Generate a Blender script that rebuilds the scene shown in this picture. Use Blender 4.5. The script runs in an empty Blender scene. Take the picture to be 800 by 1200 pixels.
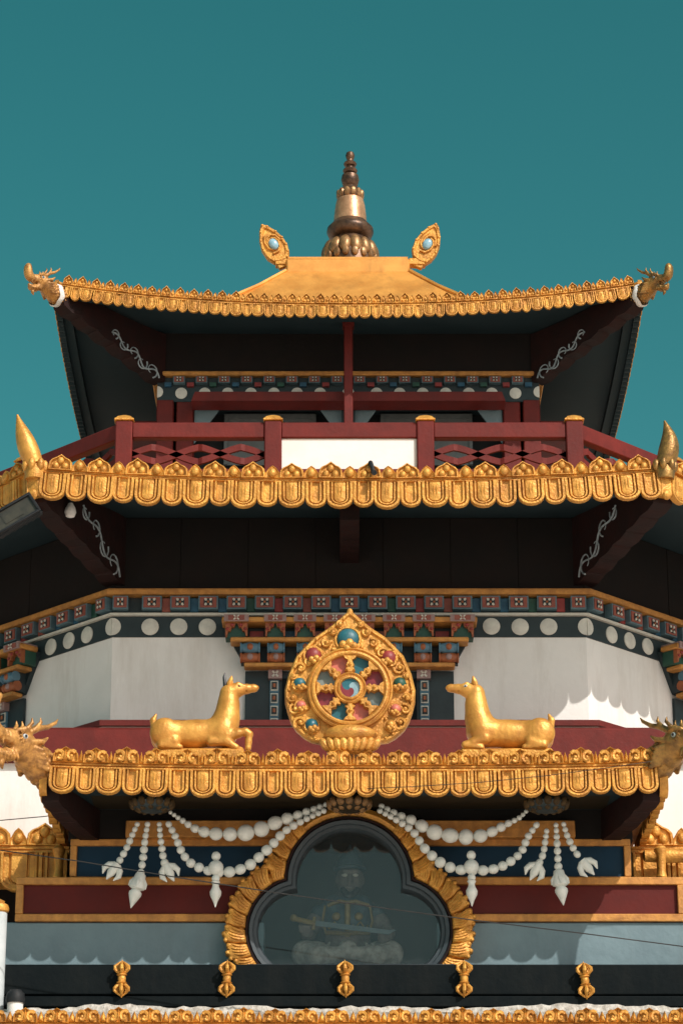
import bpy, bmesh, math, random
import numpy as np
from mathutils import Vector, Matrix
R = math.radians
PI = math.pi
random.seed(7)
scn = bpy.context.scene
COL = scn.collection

# ------------------------------------------------------------------ camera, sky, sun, exposure
FPX, TILT = 3300.0, R(20)
CAMX, CAMY, CAMZ = -0.10, -41.22, 1.6
cd = bpy.data.cameras.new('camera')
cd.sensor_fit = 'VERTICAL'; cd.sensor_height = 36; cd.lens = FPX / 1200 * 36
cd.clip_start = 0.5; cd.clip_end = 3000
cam = bpy.data.objects.new('camera', cd); COL.objects.link(cam)
cam.location = (CAMX, CAMY, CAMZ); cam.rotation_euler = (R(90) + TILT, 0, 0)
scn.camera = cam
SUN_EL, SUN_AZ = R(42), R(38)          # azimuth measured from straight behind the viewer towards the right
w = bpy.data.worlds.new('World'); scn.world = w; w.use_nodes = True
nt = w.node_tree; nt.nodes.clear()
sky = nt.nodes.new('ShaderNodeTexSky'); sky.sky_type = 'NISHITA'; sky.sun_disc = False
sky.sun_elevation = SUN_EL; sky.sun_rotation = PI - SUN_AZ
sky.air_density = 1.0; sky.dust_density = 2.0; sky.ozone_density = 1.0
# film-like grade of the whole dome: blue turns to teal, white stays white
sep = nt.nodes.new('ShaderNodeSeparateColor'); comb = nt.nodes.new('ShaderNodeCombineColor')
nt.links.new(sky.outputs[0], sep.inputs[0])
def mixch(out_i, terms):
    last = None
    for ch, k in terms:
        m_ = nt.nodes.new('ShaderNodeMath'); m_.operation = 'MULTIPLY_ADD'; m_.inputs[1].default_value = k; m_.inputs[2].default_value = 0.0
        nt.links.new(sep.outputs[ch], m_.inputs[0])
        if last is not None: nt.links.new(last, m_.inputs[2])
        last = m_.outputs[0]
    mx_ = nt.nodes.new('ShaderNodeMath'); mx_.operation = 'MAXIMUM'; mx_.inputs[1].default_value = 0.0
    dv_ = nt.nodes.new('ShaderNodeMath'); dv_.operation = 'MULTIPLY'; dv_.inputs[1].default_value = 1 / 2.2
    pw_ = nt.nodes.new('ShaderNodeMath'); pw_.operation = 'POWER'; pw_.inputs[1].default_value = 1.3
    ml_ = nt.nodes.new('ShaderNodeMath'); ml_.operation = 'MULTIPLY'; ml_.inputs[1].default_value = 2.2
    nt.links.new(last, mx_.inputs[0]); nt.links.new(mx_.outputs[0], dv_.inputs[0]); nt.links.new(dv_.outputs[0], pw_.inputs[0])
    nt.links.new(pw_.outputs[0], ml_.inputs[0]); nt.links.new(ml_.outputs[0], comb.inputs[out_i])
mixch(0, ((0, 1.38), (2, -.36)))
mixch(1, ((1, .75), (2, .25)))
mixch(2, ((2, .50), (1, .44)))
bg = nt.nodes.new('ShaderNodeBackground'); bg.inputs['Strength'].default_value = 0.086
out = nt.nodes.new('ShaderNodeOutputWorld')
nt.links.new(comb.outputs[0], bg.inputs[0])
nt.links.new(bg.outputs[0], out.inputs[0])
sl = bpy.data.lights.new('sun', 'SUN'); sl.energy = 3.8; sl.angle = R(0.5); sl.color = (1.0, 0.95, 0.88)
so = bpy.data.objects.new('sun', sl); COL.objects.link(so)
trav = Vector((-math.cos(SUN_EL) * math.sin(SUN_AZ), math.cos(SUN_EL) * math.cos(SUN_AZ), -math.sin(SUN_EL)))
so.rotation_euler = trav.to_track_quat('-Z', 'Y').to_euler(); so.location = (20, -30, 40)
scn.view_settings.view_transform = 'Standard'; scn.view_settings.look = 'None'
scn.view_settings.exposure = 0.0; scn.view_settings.gamma = 1.0
scn.cycles.max_bounces = 8

# measured from the photograph: heights and widths on a vertical plane at depth Y
_c, _s = math.cos(TILT), math.sin(TILT)
def Z(py, Y):
    b = (600 - py) / FPX
    return CAMZ + (Y - CAMY) * (_s + b * _c) / (_c - b * _s)
def DEP(py, Y):
    return (Y - CAMY) / (_c - (600 - py) / FPX * _s)
def W(n, py, Y):
    return n * DEP(py, Y) / FPX
def X(px, py, Y):
    return CAMX + (px - 400) * DEP(py, Y) / FPX
def PT(px, py, Y):
    return Vector((X(px, py, Y), Y, Z(py, Y)))

# ------------------------------------------------------------------ materials
MATS = {}
def mat(name, c, rough=.6, metal=0., c2=None, ns=5., bump=0., bs=45., lo=.35, hi=.65, detail=4., spec=.5, stain=None, ss=1.2):
    m = bpy.data.materials.new(name); m.use_nodes = True; t = m.node_tree; N = t.nodes; L = t.links
    b = N['Principled BSDF']; b.inputs['Roughness'].default_value = rough; b.inputs['Metallic'].default_value = metal
    b.inputs['Specular IOR Level'].default_value = spec
    g = N.new('ShaderNodeNewGeometry')
    if c2 is None: c2 = tuple(v * .8 for v in c)
    n = N.new('ShaderNodeTexNoise'); n.inputs['Scale'].default_value = ns; n.inputs['Detail'].default_value = detail; n.inputs['Roughness'].default_value = .62
    r = N.new('ShaderNodeValToRGB'); r.color_ramp.elements[0].position = lo; r.color_ramp.elements[1].position = hi
    r.color_ramp.elements[0].color = (*c2, 1); r.color_ramp.elements[1].color = (*c, 1)
    L.new(g.outputs['Position'], n.inputs['Vector']); L.new(n.outputs[0], r.inputs[0])
    colout = r.outputs[0]
    if stain:
        mp = N.new('ShaderNodeMapping'); mp.inputs['Scale'].default_value = (1, 1, .18)
        n3 = N.new('ShaderNodeTexNoise'); n3.inputs['Scale'].default_value = ss; n3.inputs['Detail'].default_value = 6; n3.inputs['Roughness'].default_value = .7
        r3 = N.new('ShaderNodeValToRGB'); r3.color_ramp.elements[0].position = .5; r3.color_ramp.elements[1].position = .75
        r3.color_ramp.elements[1].color = (.75, .75, .75, 1)
        mx = N.new('ShaderNodeMix'); mx.data_type = 'RGBA'; mx.inputs['B'].default_value = (*stain, 1)
        L.new(g.outputs['Position'], mp.inputs[0]); L.new(mp.outputs[0], n3.inputs['Vector']); L.new(n3.outputs[0], r3.inputs[0])
        L.new(r3.outputs[0], mx.inputs['Factor']); L.new(colout, mx.inputs['A']); colout = mx.outputs['Result']
    L.new(colout, b.inputs['Base Color'])
    rr = N.new('ShaderNodeMapRange'); rr.inputs['To Min'].default_value = max(rough - .1, .05); rr.inputs['To Max'].default_value = min(rough + .14, 1)
    L.new(n.outputs[0], rr.inputs[0]); L.new(rr.outputs[0], b.inputs['Roughness'])
    if bump:
        n2 = N.new('ShaderNodeTexNoise'); n2.inputs['Scale'].default_value = bs; n2.inputs['Detail'].default_value = 3
        bu = N.new('ShaderNodeBump'); bu.inputs['Strength'].default_value = bump; bu.inputs['Distance'].default_value = .02
        L.new(g.outputs['Position'], n2.inputs['Vector']); L.new(n2.outputs[0], bu.inputs['Height']); L.new(bu.outputs[0], b.inputs['Normal'])
    MATS[name] = m
    return m
GOLD = mat('gold_paint', (.74, .375, .070), .46, .32, (.48, .205, .034), 7, .5, 38, stain=(.30, .12, .03), ss=3)
GOLDF = mat('gold_figure', (.74, .37, .075), .42, .38, (.50, .215, .038), 4, .3, 26, stain=(.34, .14, .035), ss=5)
GOLDT = mat('gold_trim', (.60, .28, .065), .55, .2, (.40, .17, .04), 9, .3, 30, stain=(.25, .11, .03), ss=3)
GOLDR = mat('gold_roof_sheet', (.76, .36, .078), .45, .35, (.60, .255, .05), 2.2, .12, 12, stain=(.40, .18, .04), ss=2.5)
BRONZE = mat('aged_bronze', (.15, .078, .04), .38, .45, (.05, .027, .016), 8, .25, 35)
GILTB = mat('browned_gilt', (.38, .21, .085), .38, .45, (.17, .085, .035), 6, .2, 30)
BRASSB = mat('worn_brass', (.58, .33, .18), .36, .5, (.40, .20, .10), 6, .2, 30)
PATSHADE = mat('tarnished_shaded_gold', (.40, .22, .06), .4, .6, (.16, .085, .03), 9, .3, 40)  # also stands in for shade on the right-hand dragon heads
WHITE = mat('white_wall_paint', (.82, .80, .77), .75, 0, (.76, .74, .71), 1.6, .2, 10, stain=(.60, .56, .51), ss=2.2)
WHITEP = mat('white_panel_paint', (.80, .79, .77), .6, 0, (.75, .73, .70), 3, .08, 20)
DOTW = mat('dot_white', (.66, .65, .58), .7, 0, (.54, .53, .48), 9, .1)
BEADW = mat('bead_white', (.72, .74, .70), .55, 0, (.60, .62, .58), 12, .15, 40)
MAROON = mat('maroon_paint', (.150, .018, .014), .55, 0, (.11, .014, .011), 4, .15, 25, stain=(.09, .014, .012), ss=2, spec=.25)
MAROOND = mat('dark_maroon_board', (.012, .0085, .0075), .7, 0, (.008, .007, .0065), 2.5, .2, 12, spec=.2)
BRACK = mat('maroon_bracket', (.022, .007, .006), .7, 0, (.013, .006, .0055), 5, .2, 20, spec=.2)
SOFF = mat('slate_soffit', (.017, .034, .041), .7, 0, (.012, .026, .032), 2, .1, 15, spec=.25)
SLATE = mat('slate_blue_plaster', (.175, .255, .285), .75, 0, (.145, .215, .245), 2.6, .6, 6, stain=(.12, .17, .19), ss=1.6)
BLUEP = mat('navy_panel', (.005, .030, .060), .55, 0, (.004, .024, .048), 3, .1, 20, spec=.2)
REDP = mat('oxblood_panel', (.105, .0125, .0095), .55, 0, (.085, .011, .009), 3, .12, 18, spec=.2)
BLACK = mat('black_paint', (.0045, .0075, .009), .7, 0, (.006, .009, .010), 4, .3, 16, stain=(.012, .014, .014), ss=3, spec=.08)
INK = mat('dark_teal_paint', (.010, .022, .027), .55, 0, (.014, .028, .033), 4, .1)
OLIVE = mat('brown_soffit_board', (.030, .022, .011), .7, 0, (.022, .016, .009), 3, .15, 14, spec=.2)
TEAL = mat('teal_paint', (.02, .13, .16), .45, 0, (.014, .09, .115), 9, .1)
BLUE = mat('blue_paint', (.020, .10, .17), .5, 0, (.012, .06, .11), 9, .1)
PALEB = mat('pale_blue_paint', (.24, .38, .42), .5, 0, (.17, .28, .33), 12, .1)
GREYT = mat('silver_grey_paint', (.30, .36, .34), .45, 0, (.2, .25, .24), 12, .1)
RED = mat('red_paint', (.30, .035, .030), .5, 0, (.2, .024, .022), 10, .1)
BRICKR = mat('brick_red_paint', (.30, .085, .055), .55, 0, (.22, .055, .04), 14, .1)
PINK = mat('pink_paint', (.62, .22, .17), .5, 0, (.48, .16, .12), 10, .1)
GREEN = mat('green_paint', (.018, .085, .055), .5, 0, (.012, .055, .038), 10, .1)
ORANGE = mat('orange_paint', (.36, .105, .035), .55, 0, (.25, .07, .025), 12, .1)
CREAM = mat('cream_paint', (.60, .58, .50), .6, 0, (.5, .48, .42), 12, .1)
EYEW = mat('eye_white', (.55, .62, .66), .25, 0, (.45, .5, .54), 20)
EYEB = mat('eye_blue', (.30, .50, .60), .2, 0, (.2, .38, .48), 15)
DARK = mat('dark_interior', (.008, .010, .011), .8, 0, (.006, .008, .009), 3)
ROOMB = mat('room_backdrop', (.06, .085, .09), .8, 0, (.045, .065, .072), 3)
GREYF = mat('grey_window_frame', (.12, .13, .13), .5, 0, (.09, .1, .1), 8)
CONC = mat('concrete', (.50, .46, .41), .85, 0, (.42, .39, .35), 1.5, .3, 10, stain=(.3, .28, .25), ss=.8)
PAVE = mat('pale_bounce_paving', (.80, .69, .60), .8, 0, (.74, .62, .54), .4, .2, 6)  # unseen ground, made pale and warm to bounce light up the shaded walls
SCREED = mat('pale_bounce_screed', (.74, .68, .62), .85, 0, (.66, .60, .54), 1.5, .2, 8)  # unseen roof tops, made pale to bounce light onto the walls
LIME = mat('flaking_whitewash', (.58, .55, .50), .9, 0, (.30, .27, .23), 16, .8, 26)
BLKM = mat('black_metal', (.012, .014, .016), .55, 0, (.02, .022, .024), 8, .1, spec=.2)
LENS = mat('floodlight_glass', (.060, .055, .042), .18, 0, (.035, .034, .03), 6)
WIREM = mat('black_cable', (.010, .010, .010), .5, 0)
COLLAR = mat('white_scarf_cloth', (.78, .77, .75), .8, 0, (.62, .6, .57), 9, .4, 22)
HORNB = mat('black_horn', (.012, .013, .016), .35, 0)
SKIN = mat('statue_skin', (.20, .17, .15), .5, 0, (.12, .10, .09), 14)
CLOTHD = mat('statue_armour_blue', (.05, .10, .12), .5, .1, (.03, .06, .08), 14)
CLOTHW = mat('statue_white_trousers', (.52, .49, .44), .8, 0, (.30, .27, .23), 14, .5, 20)
YELL = mat('statue_yellow', (.30, .21, .06), .5, .2, (.2, .13, .04), 14)
STEEL = mat('statue_blade', (.11, .15, .16), .4, .2, (.08, .11, .12), 14)

def glass_mat():
    m = bpy.data.materials.new('dusty_window_glass'); m.use_nodes = True; t = m.node_tree; N = t.nodes; L = t.links
    N.clear(); o = N.new('ShaderNodeOutputMaterial')
    tr = N.new('ShaderNodeBsdfTransparent'); tr.inputs[0].default_value = (.86, .90, .90, 1)
    gl = N.new('ShaderNodeBsdfGlossy'); gl.inputs['Roughness'].default_value = .03
    df = N.new('ShaderNodeBsdfDiffuse'); df.inputs[0].default_value = (.30, .36, .38, 1)
    fr = N.new('ShaderNodeFresnel'); fr.inputs[0].default_value = 1.6
    ns = N.new('ShaderNodeTexNoise'); ns.inputs['Scale'].default_value = 1.6; ns.inputs['Detail'].default_value = 5
    mr = N.new('ShaderNodeMapRange'); mr.inputs['To Min'].default_value = .03; mr.inputs['To Max'].default_value = .08
    g = N.new('ShaderNodeNewGeometry'); L.new(g.outputs['Position'], ns.inputs['Vector']); L.new(ns.outputs[0], mr.inputs[0])
    m1 = N.new('ShaderNodeMixShader'); m2 = N.new('ShaderNodeMixShader')
    L.new(mr.outputs[0], m1.inputs[0]); L.new(tr.outputs[0], m1.inputs[1]); L.new(df.outputs[0], m1.inputs[2])
    L.new(fr.outputs[0], m2.inputs[0]); L.new(m1.outputs[0], m2.inputs[1]); L.new(gl.outputs[0], m2.inputs[2])
    L.new(m2.outputs[0], o.inputs[0])
    return m
GLASS = glass_mat()

# ------------------------------------------------------------------ geometry helpers
class G:
    """collects geometry, then becomes one mesh"""
    def __init__(s): s.v = []; s.f = []; s.m = []
    def add(s, vs, fs, M=None, m=0):
        o = len(s.v)
        s.v += [tuple(M @ Vector(p)) for p in vs] if M is not None else [tuple(p) for p in vs]
        s.f += [tuple(i + o for i in f) for f in fs]; s.m += [m] * len(fs)
        return s
    def box(s, x0, x1, y0, y1, z0, z1, M=None, m=0, bev=0.):
        if bev:
            bm = bmesh.new(); bmesh.ops.create_cube(bm, size=1)
            for v in bm.verts:
                v.co = Vector(((x0 + x1) / 2 + v.co.x * (x1 - x0), (y0 + y1) / 2 + v.co.y * (y1 - y0), (z0 + z1) / 2 + v.co.z * (z1 - z0)))
            bmesh.ops.bevel(bm, geom=bm.edges[:], offset=bev, segments=1, affect='EDGES')
            bm.verts.index_update(); r = s.add([v.co.copy() for v in bm.verts], [[v.index for v in f.verts] for f in bm.faces], M, m); bm.free(); return r
        vs = [(x0, y0, z0), (x1, y0, z0), (x1, y1, z0), (x0, y1, z0), (x0, y0, z1), (x1, y0, z1), (x1, y1, z1), (x0, y1, z1)]
        return s.add(vs, [(0, 3, 2, 1), (4, 5, 6, 7), (0, 1, 5, 4), (1, 2, 6, 5), (2, 3, 7, 6), (3, 0, 4, 7)], M, m)
    def prism(s, pts, y0, y1, M=None, m=0):
        """polygon in (x, z) extruded from y0 to y1"""
        n = len(pts)
        vs = [(x, y0, z) for x, z in pts] + [(x, y1, z) for x, z in pts]
        fs = [tuple(range(n)), tuple(range(2 * n - 1, n - 1, -1))] + [(i, (i + 1) % n, n + (i + 1) % n, n + i) for i in range(n)]
        return s.add(vs, fs, M, m)
    def plan(s, pts, z0, z1, M=None, m=0):
        """polygon in (x, y) extruded upwards"""
        n = len(pts)
        vs = [(x, y, z0) for x, y in pts] + [(x, y, z1) for x, y in pts]
        fs = [tuple(range(n - 1, -1, -1)), tuple(range(n, 2 * n))] + [(i, (i + 1) % n, n + (i + 1) % n, n + i) for i in range(n)]
        return s.add(vs, fs, M, m)
    def lathe(s, prof, n=24, M=None, m=0, axis='z'):
        vs = []; fs = []
        for r, z in prof:
            for k in range(n):
                a = 2 * PI * k / n; vs.append((r * math.cos(a), r * math.sin(a), z))
        for i in range(len(prof) - 1):
            for k in range(n):
                fs.append((i * n + k, i * n + (k + 1) % n, (i + 1) * n + (k + 1) % n, (i + 1) * n + k))
        fs.append(tuple(range(n - 1, -1, -1))); fs.append(tuple((len(prof) - 1) * n + k for k in range(n)))
        return s.add(vs, fs, M, m)
    def ball(s, c, r, n=10, k=6, M=None, m=0):
        rx, ry, rz = (r, r, r) if not hasattr(r, '__len__') else r
        vs = [(c[0], c[1], c[2] - rz)]; fs = []
        for i in range(1, k):
            a = -PI / 2 + PI * i / k
            for j in range(n):
                b = 2 * PI * j / n
                vs.append((c[0] + rx * math.cos(a) * math.cos(b), c[1] + ry * math.cos(a) * math.sin(b), c[2] + rz * math.sin(a)))
        vs.append((c[0], c[1], c[2] + rz)); t = len(vs) - 1
        for j in range(n):
            fs.append((0, 1 + (j + 1) % n, 1 + j)); fs.append((t, t - n + j, t - n + (j + 1) % n))
        for i in range(k - 2):
            for j in range(n):
                a = 1 + i * n; fs.append((a + j, a + (j + 1) % n, a + n + (j + 1) % n, a + n + j))
        return s.add(vs, fs, M, m)
    def tube(s, pts, rad, n=6, M=None, m=0):
        pts = [Vector(p) for p in pts]; k = len(pts)
        rr = rad if hasattr(rad, '__len__') else [rad] * k
        vs = []; fs = []; up = None
        for i, p in enumerate(pts):
            d = (pts[min(i + 1, k - 1)] - pts[max(i - 1, 0)]).normalized()
            if up is None: up = Vector((0, 1, 0)) if abs(d.y) < .9 else Vector((1, 0, 0))
            a = d.cross(up).normalized(); up = a.cross(d).normalized()
            for j in range(n):
                t = 2 * PI * j / n; vs.append(p + a * (rr[i] * math.cos(t)) + up * (rr[i] * math.sin(t)))
        for i in range(k - 1):
            for j in range(n):
                fs.append((i * n + j, i * n + (j + 1) % n, (i + 1) * n + (j + 1) % n, (i + 1) * n + j))
        fs.append(tuple(range(n - 1, -1, -1))); fs.append(tuple((k - 1) * n + j for j in range(n)))
        return s.add(vs, fs, M, m)
    def rings(s, rings, M=None, m=0, cap=True, closed=True):
        """loops of equal length, joined one to the next, the last one capped"""
        n = len(rings[0]); vs = [p for r in rings for p in r]; fs = []
        for i in range(len(rings) - 1):
            for j in range(n if closed else n - 1):
                fs.append((i * n + j, i * n + (j + 1) % n, (i + 1) * n + (j + 1) % n, (i + 1) * n + j))
        if cap: fs.append(tuple((len(rings) - 1) * n + j for j in range(n)))
        return s.add(vs, fs, M, m)
    def relief(s, outline, steps, c=(0, 0), M=None, m=0):
        """outline in (x, z); steps of (scale about c, y)"""
        return s.rings([[(c[0] + (x - c[0]) * k, y, c[1] + (z - c[1]) * k) for x, z in outline] for k, y in steps], M, m)
    def sweep(s, prof, us, fn, M=None, m=0):
        """closed profile of (y, z) carried along u with height fn(u)"""
        n = len(prof); vs = [(u, y, z + fn(u)) for u in us for y, z in prof]; fs = []
        for i in range(len(us) - 1):
            for j in range(n):
                fs.append((i * n + j, i * n + (j + 1) % n, (i + 1) * n + (j + 1) % n, (i + 1) * n + j))
        fs.append(tuple(range(n - 1, -1, -1))); fs.append(tuple((len(us) - 1) * n + j for j in range(n)))
        return s.add(vs, fs, M, m)
    def mesh(s, name, mats, smooth=True, ang=38):
        me = bpy.data.meshes.new(name); me.from_pydata(s.v, [], s.f)
        for mm in (mats if isinstance(mats, (list, tuple)) else [mats]): me.materials.append(mm)
        me.polygons.foreach_set('material_index', s.m)
        bm = bmesh.new(); bm.from_mesh(me); bmesh.ops.recalc_face_normals(bm, faces=bm.faces[:]); bm.to_mesh(me); bm.free()
        me.polygons.foreach_set('use_smooth', [smooth] * len(me.polygons))
        if smooth: me.set_sharp_from_angle(angle=R(ang))
        me.update(); return me
    def obj(s, name, mats, parent=None, M=None, smooth=True, ang=38):
        return inst(name, s.mesh(name, mats, smooth, ang), parent, M)

def inst(name, me, parent=None, M=None):
    o = bpy.data.objects.new(name, me); COL.objects.link(o)
    if parent is not None: o.parent = parent
    if M is not None: o.matrix_basis = M
    return o
def tag(o, label=None, cat=None, group=None, kind=None):
    if label: o['label'] = label
    if cat: o['category'] = cat
    if group: o['group'] = group
    if kind: o['kind'] = kind
    return o
def thing(name, label, cat, loc=(0, 0, 0), group=None, rz=0.):
    o = bpy.data.objects.new(name, None); COL.objects.link(o); o.location = loc; o.rotation_euler = (0, 0, rz); o.empty_display_size = .2
    return tag(o, label, cat, group)
T = Matrix.Translation
def RZ(a): return Matrix.Rotation(a, 4, 'Z')
def RY(a): return Matrix.Rotation(a, 4, 'Y')
def RX(a): return Matrix.Rotation(a, 4, 'X')
def SC(x, y, z): return Matrix.Diagonal((x, y, z, 1))

# signed distance bodies, meshed with surface nets
def rc(a, b, ra, rb): return ('c', np.array(a, float), np.array(b, float), ra, rb)
def el(c, r): return ('e', np.array(c, float), np.array(r, float))
def chain(pts, rs): return [rc(pts[i], pts[i + 1], rs[i], rs[i + 1]) for i in range(len(pts) - 1)]
def sdf_geo(groups, h):
    """groups: list of (prims, k, op) ; op 'u' smooth union, 's' smooth cut"""
    allp = [p for g in groups if g[2] == 'u' for p in g[0]]
    lo = np.min([np.minimum(p[1] - max(p[3], p[4]), p[2] - max(p[3], p[4])) if p[0] == 'c' else p[1] - p[2] for p in allp], axis=0) - 3 * h
    hi = np.max([np.maximum(p[1] + max(p[3], p[4]), p[2] + max(p[3], p[4])) if p[0] == 'c' else p[1] + p[2] for p in allp], axis=0) + 3 * h
    n = np.ceil((hi - lo) / h).astype(int) + 1
    ax = [lo[i] + h * np.arange(n[i]) for i in range(3)]
    gx, gy, gz = np.meshgrid(*ax, indexing='ij')
    D = None
    def dist(p):
        if p[0] == 'c':
            a, b, ra, rb = p[1:]
            ba = b - a; L = max(ba @ ba, 1e-9)
            px, py, pz = gx - a[0], gy - a[1], gz - a[2]
            t = np.clip((px * ba[0] + py * ba[1] + pz * ba[2]) / L, 0, 1)
            return np.sqrt((px - t * ba[0]) ** 2 + (py - t * ba[1]) ** 2 + (pz - t * ba[2]) ** 2) - (ra + (rb - ra) * t)
        c, r = p[1:]
        k0 = np.sqrt(((gx - c[0]) / r[0]) ** 2 + ((gy - c[1]) / r[1]) ** 2 + ((gz - c[2]) / r[2]) ** 2)
        return (k0 - 1) * min(r)
    for prims, k, op in groups:
        for p in prims:
            d = dist(p)
            if D is None: D = d; continue
            if op == 'u':
                hh = np.clip(.5 + .5 * (D - d) / k, 0, 1); D = D * (1 - hh) + d * hh - k * hh * (1 - hh)
            else:
                hh = np.clip(.5 - .5 * (D + d) / k, 0, 1); D = D * (1 - hh) - d * hh + k * hh * (1 - hh)
    v = D; ins = v < 0
    c8 = [v[i:v.shape[0] - 1 + i, j:v.shape[1] - 1 + j, k:v.shape[2] - 1 + k] for i in (0, 1) for j in (0, 1) for k in (0, 1)]
    s8 = np.sum([c < 0 for c in c8], axis=0)
    act = (s8 > 0) & (s8 < 8); idx = -np.ones(act.shape, int); cells = np.argwhere(act); idx[act] = np.arange(len(cells))
    corner = [(i, j, k) for i in (0, 1) for j in (0, 1) for k in (0, 1)]
    vals = [c[act] for c in c8]; acc = np.zeros((len(cells), 3)); cnt = np.zeros(len(cells))
    for a in range(8):
        for b in range(a + 1, 8):
            if sum(abs(corner[a][q] - corner[b][q]) for q in range(3)) != 1: continue
            cr = (vals[a] < 0) != (vals[b] < 0); t = np.where(cr, vals[a] / np.where(cr, vals[a] - vals[b], 1), 0)
            pt = np.array(corner[a]) + t[:, None] * (np.array(corner[b]) - np.array(corner[a]))
            acc[cr] += pt[cr]; cnt[cr] += 1
    P = lo + h * (cells + acc / cnt[:, None])
    F = []
    for axn in range(3):
        o1, o2 = (axn + 1) % 3, (axn + 2) % 3
        A = np.swapaxes(np.moveaxis(ins, axn, 0), 1, 2) if axn == 1 else np.moveaxis(ins, axn, 0)
        sl0 = [slice(None)] * 3; sl1 = [slice(None)] * 3; sl0[axn] = slice(0, -1); sl1[axn] = slice(1, None)
        e = np.argwhere(ins[tuple(sl0)] != ins[tuple(sl1)])
        e = e[(e[:, o1] > 0) & (e[:, o2] > 0) & (e[:, o1] < v.shape[o1] - 1) & (e[:, o2] < v.shape[o2] - 1)]
        d1 = np.zeros(3, int); d1[o1] = 1; d2 = np.zeros(3, int); d2[o2] = 1
        q = [idx[tuple((e - x).T)] for x in (d1 + d2, d2, 0 * d1, d1)]
        F += np.stack(q, 1).tolist()
    return [tuple(p) for p in P], [tuple(f) for f in F if min(f) >= 0]

# ------------------------------------------------------------------ repeated ornament pieces (built once, shared)
def u_out(w, h, o, n=9):
    r = w / 2 - o; e = .74; cz = -h + w / 2 * e
    return [(r, -.0 if o == 0 else -.0)] + [(r * math.cos(PI * k / (n - 1)), cz - r * e * math.sin(PI * k / (n - 1))) for k in range(n)] + [(-r, 0)]
def lappet_mesh(wd, h, t, narrow=False, pointed=False, n=9, plain=False):
    g = G()
    st = [(0, 0), (0, -t), (.02, -t * 1.1), (.11, -t * 1.1), (.13, -t * .45), (.155, -t * .45), (.18, -t), (.235, -t), (.255, -t * .5), (.275, -t * .5), (.295, -t * .85), (.33, -t * .9)]
    if narrow: st = [(0, 0), (0, -t), (.02, -t * 1.1), (.13, -t * 1.1), (.16, -t * .45), (.20, -t * .45), (.23, -t * .95), (.31, -t * .95), (.335, -t * .5)]
    if plain: st = [(0, 0), (0, -t), (.03, -t * 1.1), (.08, -t * 1.1), (.10, -t * .75), (.22, -t * .75), (.24, -t * .45), (.275, -t * .45), (.295, -t * .8)]
    rs = []
    for o, y in st:
        pts = u_out(wd, h, o * wd, n)
        if pointed: pts = [(x, z - max(0, (.5 - abs(x) / wd)) * wd * .25 if z < -h + wd * .5 else z) for x, z in pts]
        rs.append([(x, y, z) for x, z in pts])
    g.rings(rs)
    if not narrow and not plain:
        for ux in (-.055, .055): g.tube([(ux * wd, -t * .78, -h * .08), (ux * wd, -t * .92, -h * .35), (ux * wd * .9, -t * .86, -h * .62)], [wd * .026, wd * .034, wd * .012], 5)
        for ux in (-.40, .40): g.ball((ux * wd, -t * 1.0, -h * .12), wd * .03, 5, 4); g.ball((ux * wd, -t * 1.0, -h * .45), wd * .022, 5, 4)
    return g
def dome(wd, h, n=9, p=.62):
    """pointed arch outline, base at z=0"""
    pts = [(wd / 2, 0)]
    for k in range(n):
        t = k / (n - 1) * PI
        x = math.cos(t); z = math.sin(t) ** p
        pt = .18 * max(0, 1 - abs(x) * 2.4)
        pts.append((x * wd / 2, h * (.16 + .66 * z + pt)))
    return pts + [(-wd / 2, 0)]
def crest_beads(wd, h, t, r=.15, small=None, bn=(8, 5)):
    g = G(); o = dome(wd, h)
    g.relief(o, [(1, 0), (1, -t * .7), (.93, -t), (.84, -t), (.77, -t * .45)], (0, h * .42))
    for x, z in ((-.19, .27), (.19, .27), (0, .60)):
        g.ball((x * wd, -t * .6, z * h), (r * wd, r * wd * .9, r * wd * 1.12), *bn)
    return g
def crest_single(wd, h, t, bn=(8, 5)):
    g = G(); o = [(wd * .5, 0), (wd * .46, h * .35), (wd * .2, h * .82), (0, h), (-wd * .2, h * .82), (-wd * .46, h * .35), (-wd * .5, 0)]
    g.relief(o, [(1, 0), (1, -t * .6), (.9, -t * .8), (.8, -t * .6)], (0, h * .42))
    g.ball((0, -t * .7, h * .42), (wd * .26, wd * .22, wd * .30), *bn)
    return g
def crest_scroll(wd, h, t):
    g = G(); o = dome(wd, h, 11, .48)
    g.relief(o, [(1, 0), (1, -t * .8), (.94, -t * 1.1), (.87, -t * 1.0), (.80, -t * .55)], (0, h * .4))
    for sx in (-1, 1):
        pts = []; rr = []
        for k in range(9):
            a = PI * .80 - k * .62; q = .185 * wd * (1 - k / 16)
            pts.append((sx * (.225 * wd - q * math.cos(a)), -t * (.80 + .05 * k), h * .38 + q * math.sin(a) * 1.25)); rr.append(.085 * wd * (1.1 - k / 20))
        g.tube(pts, rr, 6)
        g.ball((sx * .22 * wd, -t * 1.0, h * .36), .085 * wd, 7, 5)
    g.relief([(.10 * wd, 0), (.06 * wd, .55 * h), (0, .98 * h), (-.06 * wd, .55 * h), (-.10 * wd, 0)], [(1, -t * .4), (.9, -t * .8), (.25, -t * 1.5)], (0, .45 * h))
    return g
def crest_spike(wd, h, t):
    g = G(); g.relief([(wd * .5, 0), (wd * .34, h * .5), (0, h), (-wd * .34, h * .5), (-wd * .5, 0)], [(1, 0), (.95, -t * .6), (.12, -t * 1.3)], (0, .3 * h))
    return g

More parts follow.
